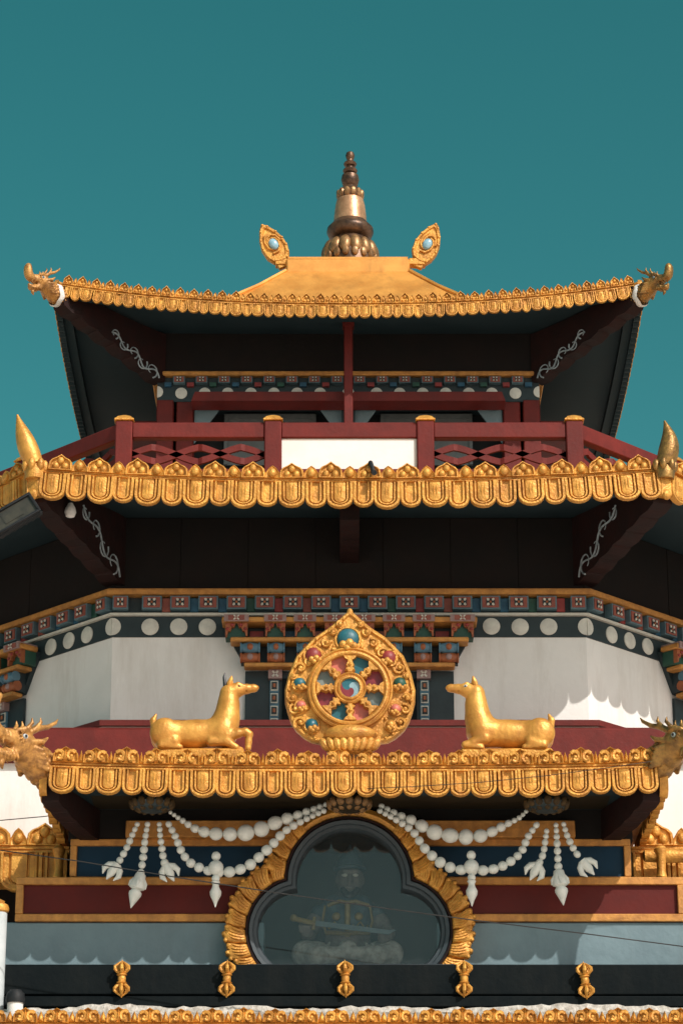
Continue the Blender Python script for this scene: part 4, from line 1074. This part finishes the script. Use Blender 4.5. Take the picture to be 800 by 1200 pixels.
sp.relief([(.030, 28 * kW), (0, 24.5 * kW), (-.030, 28 * kW), (0, 31.5 * kW)], [(1, -.135), (.75, -.155), (.1, -.175)], (0, 28 * kW))
spm = sp.mesh('spoke', GOLD, ang=30)
BLUEW = mat('wheel_blue_paint', (.015, .13, .165), .4, 0, (.010, .09, .12), 9)
REDW = mat('wheel_red_paint', (.22, .020, .030), .4, 0, (.15, .015, .022), 9)
GREYW = mat('wheel_grey_paint', (.20, .25, .24), .45, 0, (.06, .10, .105), 5)
PINKW = mat('wheel_pink_paint', (.58, .16, .11), .45, 0, (.42, .11, .08), 9)
pk = (BLUEW, REDW, GREYW, PINKW, BLUEW, REDW, GREYW, PINKW)
for k in range(8):
    inst('spoke', spm, wheel, T((0, 0, zc)) @ RY(PI / 4 * k))
    a0, a1 = PI / 4 * k, PI / 4 * (k + 1); pts = []
    for q in range(7): a = a0 + (a1 - a0) * q / 6; pts.append((40.5 * kW * math.sin(a), zc + 40.5 * kW * math.cos(a)))
    for q in range(5): a = a1 - (a1 - a0) * q / 4; pts.append((18 * kW * math.sin(a), zc + 18 * kW * math.cos(a)))
    g = G(); g.prism(pts, -.066, -.03); g.obj('pocket', pk[k], wheel, smooth=False)
# three-colour whirl in the hub
for k, mm in enumerate((BLUEW, REDW, PALEB)):
    pts = []; r_ = 11.2 * kW; a0 = 2 * PI * k / 3 + .5
    for q in range(9): a = a0 + 2 * PI / 3 * q / 8; pts.append((r_ * math.cos(a), zc + r_ * math.sin(a)))
    for q in range(1, 8):
        t = 1 - q / 8; a = a0 + 2 * PI / 3 + 1.9 * (1 - t); pts.append((r_ * t * math.cos(a), zc + r_ * t * math.sin(a)))
    pts.append((0, zc))
    for q in range(1, 8):
        t = q / 8; a = a0 + 1.9 * (1 - t); pts.append((r_ * t * math.cos(a), zc + r_ * t * math.sin(a)))
    g = G(); g.prism(pts, -.135, -.06); g.obj('whirl', mm, wheel, smooth=False)
for (px, py, r_, mm, dx) in ((407.5, 748, 13, TEAL, 0), (367, 768, 9.5, RED, 4), (455, 771, 9, RED, -6), (351, 803, 7.5, TEAL, 5), (468, 803, 8, GREEN, -4), (353, 830, 6.5, PINKW, 3), (463, 834, 6.5, PINKW, -3), (365, 853, 8, BLUEW, 5), (457, 853, 6, GOLD, 0)):
    x = (px - 410) * kW; z = zc + (810 - py) * kW
    g = G(); g.ball((x, -.05, z), (r_ * kW, .075, r_ * kW), 16, 10); j = g.obj('jewel', mm, wheel)
    g = G(); q = r_ * kW
    g.tube([(x + q * 1.12 * math.cos(2 * PI * t / 16), -.05, z + q * 1.12 * math.sin(2 * PI * t / 16)) for t in range(17)], .018, 6)
    for bx, bz, br in ((-.45, -.62, .36), (.15, -.5, .42), (.55, -.75, .34), (-.1, -.95, .34)): g.ball((x + (bx * q) + dx * kW * .5, -.11, z + bz * q), br * q, 8, 6)
    g.obj('setting', GOLD, j)
# pedestal: cushion and lotus
g = G(); rr_ = lambda a, b: a * kW
g.ball((0, -.10, 19 * kW), (31 * kW, .18, 11 * kW), 22, 10); g.obj('cushion', GOLD, wheel)
lp = G(); lp.ball((0, 0, 0), (.05, .05, .085), 8, 7); lpm = lp.mesh('lotus_petal', GOLD)
g = G(); g.box(-27 * kW, 27 * kW, -.16, .1, -.05, 10 * kW, bev=.03); ped = g.obj('pedestal', GOLD, wheel)
for k in range(9):
    t = (k - 4) / 4; inst('lotus_petal', lpm, ped, T((t * 29 * kW, -.20 + .07 * t * t, 5.5 * kW)) @ RY(R(34) * t) @ SC(1, 1, 1.05))

# ---- deer
yD = PE + .22
kD = DEP(860, yD) / FPX
def deer_geo(kind):
    def p(x, y, v=0.): return ((x - 238) * kD, v * kD, (881 - y) * kD)
    def r(n): return n * kD
    body = [rc(p(196, 861), p(228, 860), r(18.5), r(15.5)), rc(p(228, 860), p(258, 858), r(15.5), r(18))]
    neck = chain([p(262, 856), p(265, 840), p(267, 824), p(267, 811)], [r(16.5), r(13.8), r(11.2), r(10.4)])
    head = chain([p(268, 809), p(276, 806.5), p(288, 804.5), p(297, 804)], [r(10.2), r(8.6), r(5.6), r(4.6)])
    mus = chain([p(296, 803), p(299.5, 803.5)], [r(4.4), r(3.4)])
    out = [(body, r(8), 'u'), (neck, r(8), 'u'), (head, r(2.6), 'u'), (mus, r(2), 'u')]
    hips = []
    for s_ in (-1, 1):
        hips += [el(p(193.5, 861, s_ * 11.5), (r(17.5), r(9.5), r(18)))]
        hips += chain([p(205, 872, s_ * 13), p(190, 877, s_ * 15)], [r(7), r(5)]); hips += chain([p(190, 877.5, s_ * 15), p(212, 879, s_ * 14)], [r(4.5), r(3.5)])
        hips += [el(p(262, 859, s_ * 10.5), (r(12.5), r(8.5), r(16)))]
    out.append((hips, r(2.4), 'u'))
    legs = []
    # folded foreleg lying on the roof; on one deer the near foreleg is raised with a bent wrist
    for s_ in (-1, 1):
        if kind == 'a' and s_ < 0:
            legs += chain([p(266, 866, s_ * 11), p(279, 862, s_ * 12), p(288, 860, s_ * 12), p(292, 863, s_ * 12), p(291.5, 872, s_ * 12), p(291, 880, s_ * 12)], [r(7.5), r(5.5), r(4.6), r(4.4), r(3.8), r(3.8)])
        else:
            legs += chain([p(258, 868, s_ * 12), p(272, 873, s_ * 13), p(281, 876, s_ * 13)], [r(7.5), r(5), r(4.2)]); legs += chain([p(281, 876.5, s_ * 13), p(262, 879.5, s_ * 14)], [r(4.2), r(3.4)])
    out.append((legs, r(2.2), 'u'))
    if kind == 'a': out.append((chain([p(248, 872, -12), p(266, 872, -13), p(277, 879, -13)], [r(6), r(4.6), r(3.8)]), r(3), 'u'))
    fine = []
    for s_ in (-1, 1):
        fine += chain([p(278, 799.5, s_ * 5.5), p(283, 801.5, s_ * 5)], [r(2.2), r(1.6)])
    fine += chain([p(180, 852), p(179, 843), p(182, 836)], [r(4), r(3.6), r(1.6)])
    out.append((fine, r(2.2), 'u'))
    out.append(([rc(p(288, 808.2, -8), p(288, 808.2, 8), r(.7), r(.7)), rc(p(302, 806, -8), p(302, 806, 8), r(.9), r(.9))], r(1.2), 's'))
    return sdf_geo(out, .012)
def deer(px, flip, kind, label):
    th = thing('deer_statue', label, 'deer statue', (X(px, 880, yD), yD, Z(881, yD)), 'gilded deer beside the wheel')
    M = SC(-1, 1, 1) if flip else Matrix.Identity(4)
    vv, ff = deer_geo(kind); g = G(); g.add(vv, ff, M); g.obj('body', GOLDF, th, ang=180)
    def p(x, y, v=0.): return ((x - 238) * kD, v * kD, (881 - y) * kD)
    for s_ in (-1, 1):
        g = G(); g.tube([p(267, 804, s_ * 5), p(268, 799, s_ * 6.5), p(270, 794, s_ * 7), p(270.5, 790.5, s_ * 6.5)], [.022, .030, .022, .006], 8, M); g.obj('ear', GOLDF, th)
        g = G(); g.ball(p(279, 803.4, s_ * 7.2), (.026, .014, .020), 10, 6, M, 0); g.ball(p(279.5, 803.4, s_ * 8.3), (.011, .008, .011), 8, 5, M, 1); g.obj('eye', [GOLDF if kind == 'a' else CREAM, HORNB], th)
    if kind == 'a':
        g = G(); g.tube([p(263.5, 806, -3), p(262.5, 799, -3.5), p(261.5, 791, -3.5), p(262.5, 785.5, -3)], [.026, .022, .016, .005], 8, M); g.obj('horn', HORNB, th)
    g = G(); g.box(-.55 if not flip else -.45, .45 if not flip else .55, -.15, .17, -.12, .004, bev=.02); g.obj('base', GOLD, th)
deer(238, False, 'a', 'golden deer statue with a black horn and raised foreleg, left of the wheel, facing right')
deer(587.5, True, 'b', 'hornless golden deer statue lying right of the wheel, facing left')

# ---- rosette pendants and bead garlands under the porch eave
yR = PE + .55
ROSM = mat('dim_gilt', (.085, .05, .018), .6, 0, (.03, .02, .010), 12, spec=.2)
ROSB = mat('brown_gilt', (.24, .125, .04), .5, .2, (.12, .06, .02), 12)
for px, lab in ((178, 'dark lotus rosette under the porch eave, above the left white pendants'), (640, 'dark lotus rosette under the porch eave, above the right white pendants'), (409, 'golden brown lotus rosette at the middle of the porch eave above the trefoil window')):
    mid = px == 409
    th = thing('lotus_rosette', lab, 'rosette', (X(px, 945, yR), yR, zPE - .163), 'rosettes under the porch eave')
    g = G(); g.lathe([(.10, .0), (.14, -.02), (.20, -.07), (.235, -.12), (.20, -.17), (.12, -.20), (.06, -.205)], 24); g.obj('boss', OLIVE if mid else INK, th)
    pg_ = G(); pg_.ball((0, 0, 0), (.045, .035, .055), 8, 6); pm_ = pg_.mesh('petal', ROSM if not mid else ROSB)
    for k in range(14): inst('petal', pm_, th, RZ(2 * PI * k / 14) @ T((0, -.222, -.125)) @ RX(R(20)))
    for k in range(10): inst('petal', pm_, th, RZ(2 * PI * k / 10) @ T((0, -.15, -.185)) @ RX(R(60)) @ SC(.7, .7, .7))
bg_ = G(); bg_.ball((0, 0, 0), 1, 12, 8); bead_me = bg_.mesh('bead', BEADW, ang=180)
yB = PW - .42
def bud_tip(kind):
    g = G()
    if kind == 'tri':
        g.tube([(0, 0, .06), (0, 0, 0), (0, 0, -.07), (0, 0, -.16)], [.05, .055, .05, .008], 9)
        for s_ in (-1, 1): g.tube([(s_ * .02, 0, .04), (s_ * .075, 0, .0), (s_ * .10, 0, -.06), (s_ * .075, 0, -.13)], [.035, .04, .034, .006], 8)
    elif kind == 'long':
        g.lathe([(.03, .16), (.06, .14), (.075, .06), (.095, .0), (.09, -.03), (.05, -.05), (.075, -.08), (.075, -.11), (.045, -.18), (.004, -.27)], 14)
        for k in range(4): g.tube([(.04 * math.cos(k * PI / 2), .04 * math.sin(k * PI / 2), .10), (.085 * math.cos(k * PI / 2), .085 * math.sin(k * PI / 2), .03), (.10 * math.cos(k * PI / 2), .10 * math.sin(k * PI / 2), -.02)], [.02, .025, .008], 6)
    else:
        g.lathe([(.03, .05), (.05, .03), (.035, .0), (.04, -.03), (.065, -.08), (.06, -.12), (.03, -.18), (.003, -.25)], 12)
    return g.mesh('pendant_tip', BEADW, ang=50)
tipm = {k: bud_tip(k) for k in ('tri', 'long', 'drop')}
def garland(label, pts, r0, r1, rmid, tip=None, drop=None, name='bead_garland', cat='garland', yoff=0., group=None):
    P = [PT(x, y, yB + yoff) for x, y in pts]
    # resample the smooth path
    dense = []
    for i in range(len(P) - 1):
        a = P[max(i - 1, 0)]; b = P[i]; c = P[i + 1]; d = P[min(i + 2, len(P) - 1)]
        for k in range(24):
            t = k / 24; dense.append(.5 * ((2 * b) + (c - a) * t + (2 * a - 5 * b + 4 * c - d) * t * t + (3 * b - a - 3 * c + d) * t ** 3))
    dense.append(P[-1])
    cum = [0]
    for i in range(1, len(dense)): cum.append(cum[-1] + (dense[i] - dense[i - 1]).length)
    L_ = cum[-1]; th = thing(name, label, cat, P[0], group)
    def rad(s_):
        t = s_ / L_
        return (r0 + (rmid - r0) * math.sin(PI / 2 * min(t / .5, 1)) ** 1.5 if t < .5 else r1 + (rmid - r1) * math.sin(PI / 2 * min((1 - t) / .5, 1)) ** 1.5) / 106
    s_ = 0.; i = 0
    while s_ <= L_:
        while i < len(cum) - 2 and cum[i + 1] < s_: i += 1
        t = (s_ - cum[i]) / max(cum[i + 1] - cum[i], 1e-6); q = dense[i].lerp(dense[i + 1], t); r_ = rad(s_); d = (dense[min(i + 1, len(dense) - 1)] - dense[i])
        ang = math.atan2(d.x, d.z)
        j = random.uniform(.93, 1.07)
        inst('bead', bead_me, th, T(q - P[0]) @ RY(ang) @ SC(r_ * j, r_ * j, r_ * random.uniform(.96, 1.12)))
        s_ += r_ + rad(min(s_ + 2 * r_, L_)) * .98
    if tip:
        d = (dense[-1] - dense[-8]); a = math.atan2(-d.x, -d.z)
        inst('pendant_tip', tipm[tip], th, T(dense[-1] - P[0] + d.normalized() * .06) @ RY(a) @ SC(.95, .95, .95))
    if drop:
        q = PT(*drop, yB + yoff - .03) - P[0]
        for dz, r_ in ((.16, .052), (.03, .085), (-.09, .045)): inst('bead', bead_me, th, T(q + Vector((0, 0, dz))) @ SC(r_, r_, r_))
        inst('pendant_tip', tipm['drop'], th, T(q + Vector((0, 0, -.16))))
GG = 'white bead garlands under the porch eave'
garland('upper white bead swag left of the window, biggest beads in its middle', [(200, 952), (213, 961), (231, 972), (252, 977), (280, 977), (305, 972), (326, 963), (350, 955), (384, 942)], 2.6, 3.4, 9.6, group=GG)
garland('lower white bead swag left of the window with a pointed drop at its middle', [(198, 966), (206, 981), (212, 996), (222, 1010), (237, 1018), (254, 1022), (274, 1021), (292, 1014), (304, 1004), (318, 991), (334, 974), (356, 961), (384, 948)], 4, 3.4, 6.6, drop=(253, 1020), yoff=-.03, group=GG)
garland('leftmost short bead string with a three-part bud, over the left navy panel', [(161, 966), (155, 979), (149, 993), (142, 1006), (138, 1012)], 3.2, 4.6, 4.2, 'tri', group=GG)
garland('longest bead string of the left cluster, pointed tip over the oxblood panel', [(173, 966), (170, 985), (168, 1004), (165, 1024), (163, 1032)], 3.2, 4.8, 4.6, 'long', group=GG)
garland('short bead string with a three-part bud, right one of the left pendant cluster', [(187, 966), (188, 980), (190, 995), (192, 1008), (194, 1013)], 3, 4.6, 4.2, 'tri', group=GG)
garland('upper white bead swag right of the window, biggest beads in its middle', [(616, 951), (607, 959), (591, 967), (573, 976), (555, 981), (538, 980), (519, 978), (503, 973), (485, 963), (466, 955), (442, 942)], 2.6, 3.4, 9.6, group=GG)
garland('lower white bead swag right of the window with a pointed drop at its middle', [(628, 967), (618, 981), (611, 997), (600, 1008), (583, 1017), (566, 1020), (549, 1020), (532, 1018), (516, 1011), (502, 999), (494, 990), (484, 975), (468, 963), (441, 948)], 4, 3.4, 6.6, drop=(552, 1019), yoff=-.03, group=GG)
garland('short bead string with a three-part bud, left one of the right pendant cluster', [(640, 974), (638, 988), (636, 1000), (633, 1008), (631, 1012)], 3, 4.6, 4.2, 'tri', group=GG)
garland('longest bead string of the right cluster, pointed tip over the oxblood panel', [(651, 967), (652, 985), (653, 1004), (654, 1020), (655, 1028)], 3.2, 4.8, 4.6, 'long', group=GG)
garland('rightmost short bead string with a three-part bud, over the right navy panel', [(660, 966), (664, 979), (670, 992), (677, 1003), (681, 1008)], 3.2, 4.6, 4.2, 'tri', group=GG)

# ---- vajra ornaments on the black cornice
vh = G(); vh.lathe([(.02, -.055), (.05, -.05), (.058, -.04), (.04, -.03), (.045, 0), (.04, .03), (.058, .04), (.05, .05), (.02, .055)], 14); vhub = vh.mesh('hub', GOLD)
vp = G(); vp.tube([(.015, 0, .05), (.05, 0, .075), (.078, 0, .105), (.078, 0, .13), (.05, 0, .155), (.012, 0, .185)], [.016, .018, .02, .018, .014, .008], 6); vpr = vp.mesh('prong', GOLD)
vs_ = G(); vs_.tube([(0, 0, .05), (0, 0, .12), (0, 0, .205)], [.02, .025, .004], 6); vsp = vs_.mesh('spike', GOLD)
for px, py, lab in ((143, 1147, 'first gold vajra from the left on the black cornice, under the left slate wall'), (266, 1147, 'gold vajra on the black cornice below the left foot of the trefoil window surround'), (404.5, 1147, 'gold vajra on the black cornice centred under the trefoil window'), (543.5, 1147, 'gold vajra on the black cornice below the right foot of the trefoil window surround'), (685, 1149, 'rightmost gold vajra on the black cornice, under the sunlit slate wall')):
    th = thing('vajra', lab, 'vajra', PT(px, py, yc - .07), 'vajras along the black cornice')
    th.rotation_euler = (0, R(random.uniform(-2, 2)) if px < 600 else R(-4), 0)
    inst('hub', vhub, th)
    for up in (0, 1):
        for k in range(5): inst('prong', vpr, th, RX(PI * up) @ RZ(2 * PI * k / 5 + PI / 2 * (1 if up else -1) + .0))
        inst('spike', vsp, th, RX(PI * up))

# ---- guardian statue behind the glass
yS = PW + .55; kS = DEP(1070, yS) / FPX
def ps(x, y, v=0.): return ((x - 407) * kS, v, (1134 - y) * kS)
def rs_(n): return n * kS
st = thing('guardian_statue', 'seated armoured guardian statue holding a sword across its lap behind the trefoil glass', 'statue', (X(407, 1134, yS), yS, Z(1134, yS)))
tor = chain([ps(407, 1122), ps(407, 1100), ps(407, 1078), ps(407, 1066)], [rs_(24), rs_(25), rs_(26), rs_(20)])
nk = chain([ps(407, 1064), ps(409, 1052)], [rs_(11), rs_(10)])
hd = [el(ps(410, 1030), (rs_(16), rs_(16), rs_(19))), el(ps(410, 1042, -.05), (rs_(11), rs_(11), rs_(9)))]
arms = []
for s_, hx_, hy_ in ((-1, 358, 1098), (1, 452, 1104)):
    arms += chain([ps(407 + s_ * 24, 1066), ps(407 + s_ * 38, 1082, -.05), ps(407 + s_ * 46, 1096, -.12), ps(hx_ + (4 if s_ < 0 else -4), hy_ + 2, -.32)], [rs_(11), rs_(10), rs_(8.5), rs_(6.5)])
body = [(tor, rs_(8), 'u'), (nk, rs_(6), 'u'), (hd, rs_(5), 'u'), (arms, rs_(5), 'u')]
face = [el(ps(410, 1034, -.165), (rs_(3.2), rs_(4), rs_(5)))] + [el(ps(410 + s_ * 15.5, 1031), (rs_(2), rs_(4), rs_(5))) for s_ in (-1, 1)]
face += [rc(ps(410 - 9 * 1, 1023, -.145), ps(410 + 9, 1023, -.145), rs_(1.8), rs_(1.8)), rc(ps(405, 1043.5, -.165), ps(415, 1043.5, -.165), rs_(1.4), rs_(1.4))]
hands = []
for s_, hx_, hy_ in ((-1, 358, 1096), (1, 452, 1102)):
    hands.append(el(ps(hx_, hy_ + 3, -.34), (rs_(6), rs_(4), rs_(6))))
    for k in range(4):
        x = hx_ - 6 + k * 3.6; hands += chain([ps(x, hy_ + 4 - (k in (1, 2)), -.38), ps(x, hy_ - 2, -.405), ps(x, hy_ - 6 + .5 * (k == 3), -.37)], [rs_(1.9), rs_(1.8), rs_(1.5)])
    hands += chain([ps(hx_ - s_ * 7, hy_ + 4, -.36), ps(hx_ - s_ * 8, hy_ - 1, -.38), ps(hx_ - s_ * 5, hy_ - 5, -.38)], [rs_(2.2), rs_(2), rs_(1.6)])
body += [(face, rs_(2), 'u'), (hands, rs_(.8), 'u')]
vv, ff = sdf_geo(body, .016); g = G(); g.add(vv, ff); sb = g.obj('body', SKIN, st, ang=180)
vv, ff = sdf_geo([(chain([ps(372, 1120, -.1), ps(358, 1122, -.2), ps(372, 1128, -.38), ps(404, 1126, -.42)], [rs_(15), rs_(15), rs_(12), rs_(8)]) + chain([ps(442, 1120, -.1), ps(456, 1122, -.2), ps(442, 1128, -.38), ps(412, 1126, -.42)], [rs_(15), rs_(15), rs_(12), rs_(8)]), rs_(4), 'u'), ([el(ps(407, 1118, -.36), (rs_(11), rs_(10), rs_(9)))], rs_(2), 'u')], .02)
g = G(); g.add(vv, ff); tro = g.obj('trousers', CLOTHW, st, ang=180)
for s_ in (-1, 1):
    for k in range(5):
        g = G(); a0 = -.5 + .36 * k
        g.tube([ps(407 + s_ * (49 - 13 * k * .55 + 3 * math.sin(t * .6)), 1112 + 3.6 * t, -.22 - .026 * t - .04 * k) for t in range(6)], [rs_(1.2), rs_(2), rs_(2.2), rs_(2), rs_(1.6), rs_(.8)], 6); g.obj('fold', CLOTHW, tro, ang=180)
vv, ff = sdf_geo([([el(ps(407, 1082, -.02), (rs_(30), rs_(29), rs_(24))), rc(ps(392, 1066, -.08), ps(422, 1066, -.08), rs_(16), rs_(16))], rs_(6), 'u'), ([el(ps(407 + s_ * 31, 1071, -.02), (rs_(13), rs_(14), rs_(11))) for s_ in (-1, 1)], rs_(2), 'u')], .018)
g = G(); g.add(vv, ff); ar = g.obj('armour', CLOTHD, st, ang=180)
g = G()
g.tube([ps(384, 1066, -.24), ps(398, 1062, -.29), ps(407, 1064, -.31), ps(416, 1062, -.29), ps(432, 1066, -.24)], rs_(2.2), 6); g.tube([ps(407, 1064, -.31), ps(407, 1085, -.33), ps(407, 1104, -.30)], rs_(3.5), 6)
for s_ in (-1, 1):
    g.ball(ps(407 + s_ * 13, 1080, -.29), (rs_(5), rs_(3), rs_(5)), 10, 6)
    g.tube([ps(407 + s_ * (6 + 3 * k), 1090 + 4 * math.sin(k * 1.6), -.315 + .012 * k) for k in range(7)], rs_(1.1), 5)
    g.tube([ps(407 + s_ * 26, 1066, -.24), ps(407 + s_ * 29, 1084, -.2), ps(407 + s_ * 24, 1100, -.2)], rs_(1.6), 5)
g.tube([ps(382, 1098, -.24), ps(407, 1101, -.34), ps(432, 1098, -.24)], rs_(2.8), 6); g.obj('gold_trim', YELL, ar)
g = G(); g.lathe([(rs_(19), rs_(0)), (rs_(20), rs_(3)), (rs_(17), rs_(5)), (rs_(16), rs_(12)), (rs_(11), rs_(20)), (rs_(5), rs_(25)), (rs_(2.5), rs_(30)), (rs_(.5), rs_(33))], 20, T(ps(410, 1020))); 
g.obj('helmet', CLOTHD, st)
g = G()
for s_ in (-1, 1): g.ball(ps(410 + s_ * 6.5, 1028, -.15), (rs_(3.4), rs_(1.6), rs_(2)), 10, 6); 
g.obj('eye', CREAM, st)
vv, ff = sdf_geo([(chain([ps(402, 1045, -.13), ps(408, 1054, -.16), ps(410, 1062, -.16)], [rs_(4), rs_(5), rs_(1.5)]) + chain([ps(418, 1045, -.13), ps(412, 1054, -.16)], [rs_(4), rs_(4)]), rs_(3), 'u')], .014)
g = G(); g.add(vv, ff); g.obj('beard', HORNB, st, ang=180)
g = G(); g.prism([(ps(368, 0)[0], 0), (ps(452, 0)[0], -rs_(11)), (ps(464, 0)[0], -rs_(11)), (ps(454, 0)[0], -rs_(16.5)), (ps(368, 0)[0], -rs_(6))], -.455, -.44, T((0, 0, (1134 - 1088) * kS))); sw = g.obj('sword', STEEL, st)
g = G(); g.tube([ps(346, 1086, -.447), ps(370, 1092, -.447)], rs_(3.2), 8); g.ball(ps(345, 1085, -.447), rs_(4.5), 8, 6); g.tube([ps(369, 1084, -.447), ps(367.5, 1099, -.447)], rs_(2.2), 6); g.obj('hilt', YELL, sw)

# ---- floodlight fixed under the middle eave
yF = -EAVE - .35
A, Bp, Cp = PT(35, 577, yF), PT(52, 596, yF - .12), PT(-17, 607, yF + .02)
ux = (A - Cp).normalized(); uy = (Bp - A); uy = (uy - ux * uy.dot(ux)); uh = uy.length; uy.normalize(); uz = ux.cross(uy)
if uz.y > 0: uz = -uz
L_ = (A - Cp).length
M = Matrix((( *ux, 0), (*uy, 0), (*uz, 0), (0, 0, 0, 1))).transposed()
cen = (Cp + (A - Cp) / 2) + uy * uh / 2
fl = thing('floodlight', 'black rectangular floodlight under the left end of the middle eave', 'floodlight', cen)
M4 = Matrix.Identity(4)
for i in range(3):
    M4[i][0] = ux[i]; M4[i][1] = uy[i]; M4[i][2] = uz[i]
g = G(); a, b = L_ / 2, uh / 2
g.box(-a, a, -b, b, -.10, -.02, M4, bev=.015)
for x0, x1, y0, y1 in ((-a, a, -b, -b + .035), (-a, a, b - .035, b), (-a, -a + .035, -b + .035, b - .035), (a - .035, a, -b + .035, b - .035)): g.box(x0, x1, y0, y1, -.02, .02, M4, bev=.006)
for k in range(7): g.box(-a + .06 + k * (2 * a - .12) / 6 - .008, -a + .06 + k * (2 * a - .12) / 6 + .008, -b + .03, b - .03, -.14, -.10, M4)
g.obj('housing', BLKM, fl)
g = G(); g.box(-a + .036, a - .036, -b + .036, b - .036, -.019, -.008, M4); ln = g.obj('lens', LENS, fl)
g = G(); g.box(-a * .45, a * .35, -b * .5, b * .45, -.007, -.002, M4); g.obj('reflector', LENS, ln)
g = G(); hp = Vector((-math.sin(PI / 8) * (ce - .25), -math.cos(PI / 8) * (ce - .25), zmid(half) - .42)) - cen
g.tube([M4 @ Vector((0, 0, -.12)), M4 @ Vector((0, 0, -.12)) * .4 + hp * .6 + Vector((0, .0, -.05)), hp], .022, 6); g.obj('arm', BLKM, fl)

# ---- small fittings
lamp_p = PT(83, 590, -EAVE + .45)
th = thing('bulb', 'small white bulb hanging under the left end of the middle eave', 'bulb', lamp_p)
g = G(); g.lathe([(.03, .10), (.035, .02), (.03, .0)], 10); g.obj('socket', BLKM, th)
g = G(); g.lathe([(.03, .0), (.06, -.06), (.075, -.12), (.055, -.17), (.0, -.19)], 14); g.obj('glass', COLLAR, th)
sp_p = PT(434, 553, -EAVE - .10)
th = thing('drain_spout', 'small black spout hooked over the middle of the middle eave border', 'spout', sp_p)
g = G(); g.tube([(.01, .10, .14), (.0, .0, .12), (.02, -.03, .05), (.035, -.05, -.03), (.045, -.13, -.06)], [.028, .03, .026, .03, .034], 8); g.obj('pipe', BLKM, th)
pc = PT(18, 1181, yc - .22)
th = thing('pipe_cap', 'black dome pipe cap with white collar at the bottom left end of the cornice', 'pipe', pc)
g = G(); g.lathe([(.085, -.1), (.085, .06), (.075, .07)], 18); g.obj('collar', WHITEP, th)
g = G(); g.lathe([(.10, .05), (.105, .09), (.095, .15), (.06, .19), (.0, .20)], 18); g.obj('cap', BLKM, th)
def cable(label, pts, r=.011):
    P = [PT(*p) for p in pts]; th = thing('cable', label, 'cable', P[0]); g = G()
    g.tube([p - P[0] for p in P], r, 5); g.obj('wire', WIREM, th, ang=180)
cable('long thin black cable slanting down to the right across the trefoil window', [(-60, 988, -11.9), (95, 1009.5, -11.9), (200, 1027, -11.9), (316, 1045, -11.9), (430, 1061.5, -11.9), (552, 1078, -11.9), (680, 1093.5, -11.9), (860, 1117, -11.9)], .0065)
cable('thin black cable sagging across the right half of the porch eave border', [(430, 924, PE - .14), (480, 922, PE - .14), (560, 917, PE - .14), (640, 909, PE - .14), (720, 898.5, PE - .14), (860, 878, PE - .14)], .004)
cable('thin cable against the white wall above the lower left eave', [(-60, 966, -8.6), (0, 961.5, -8.6), (50, 957, -8.6), (110, 950, -8.6)], .006)
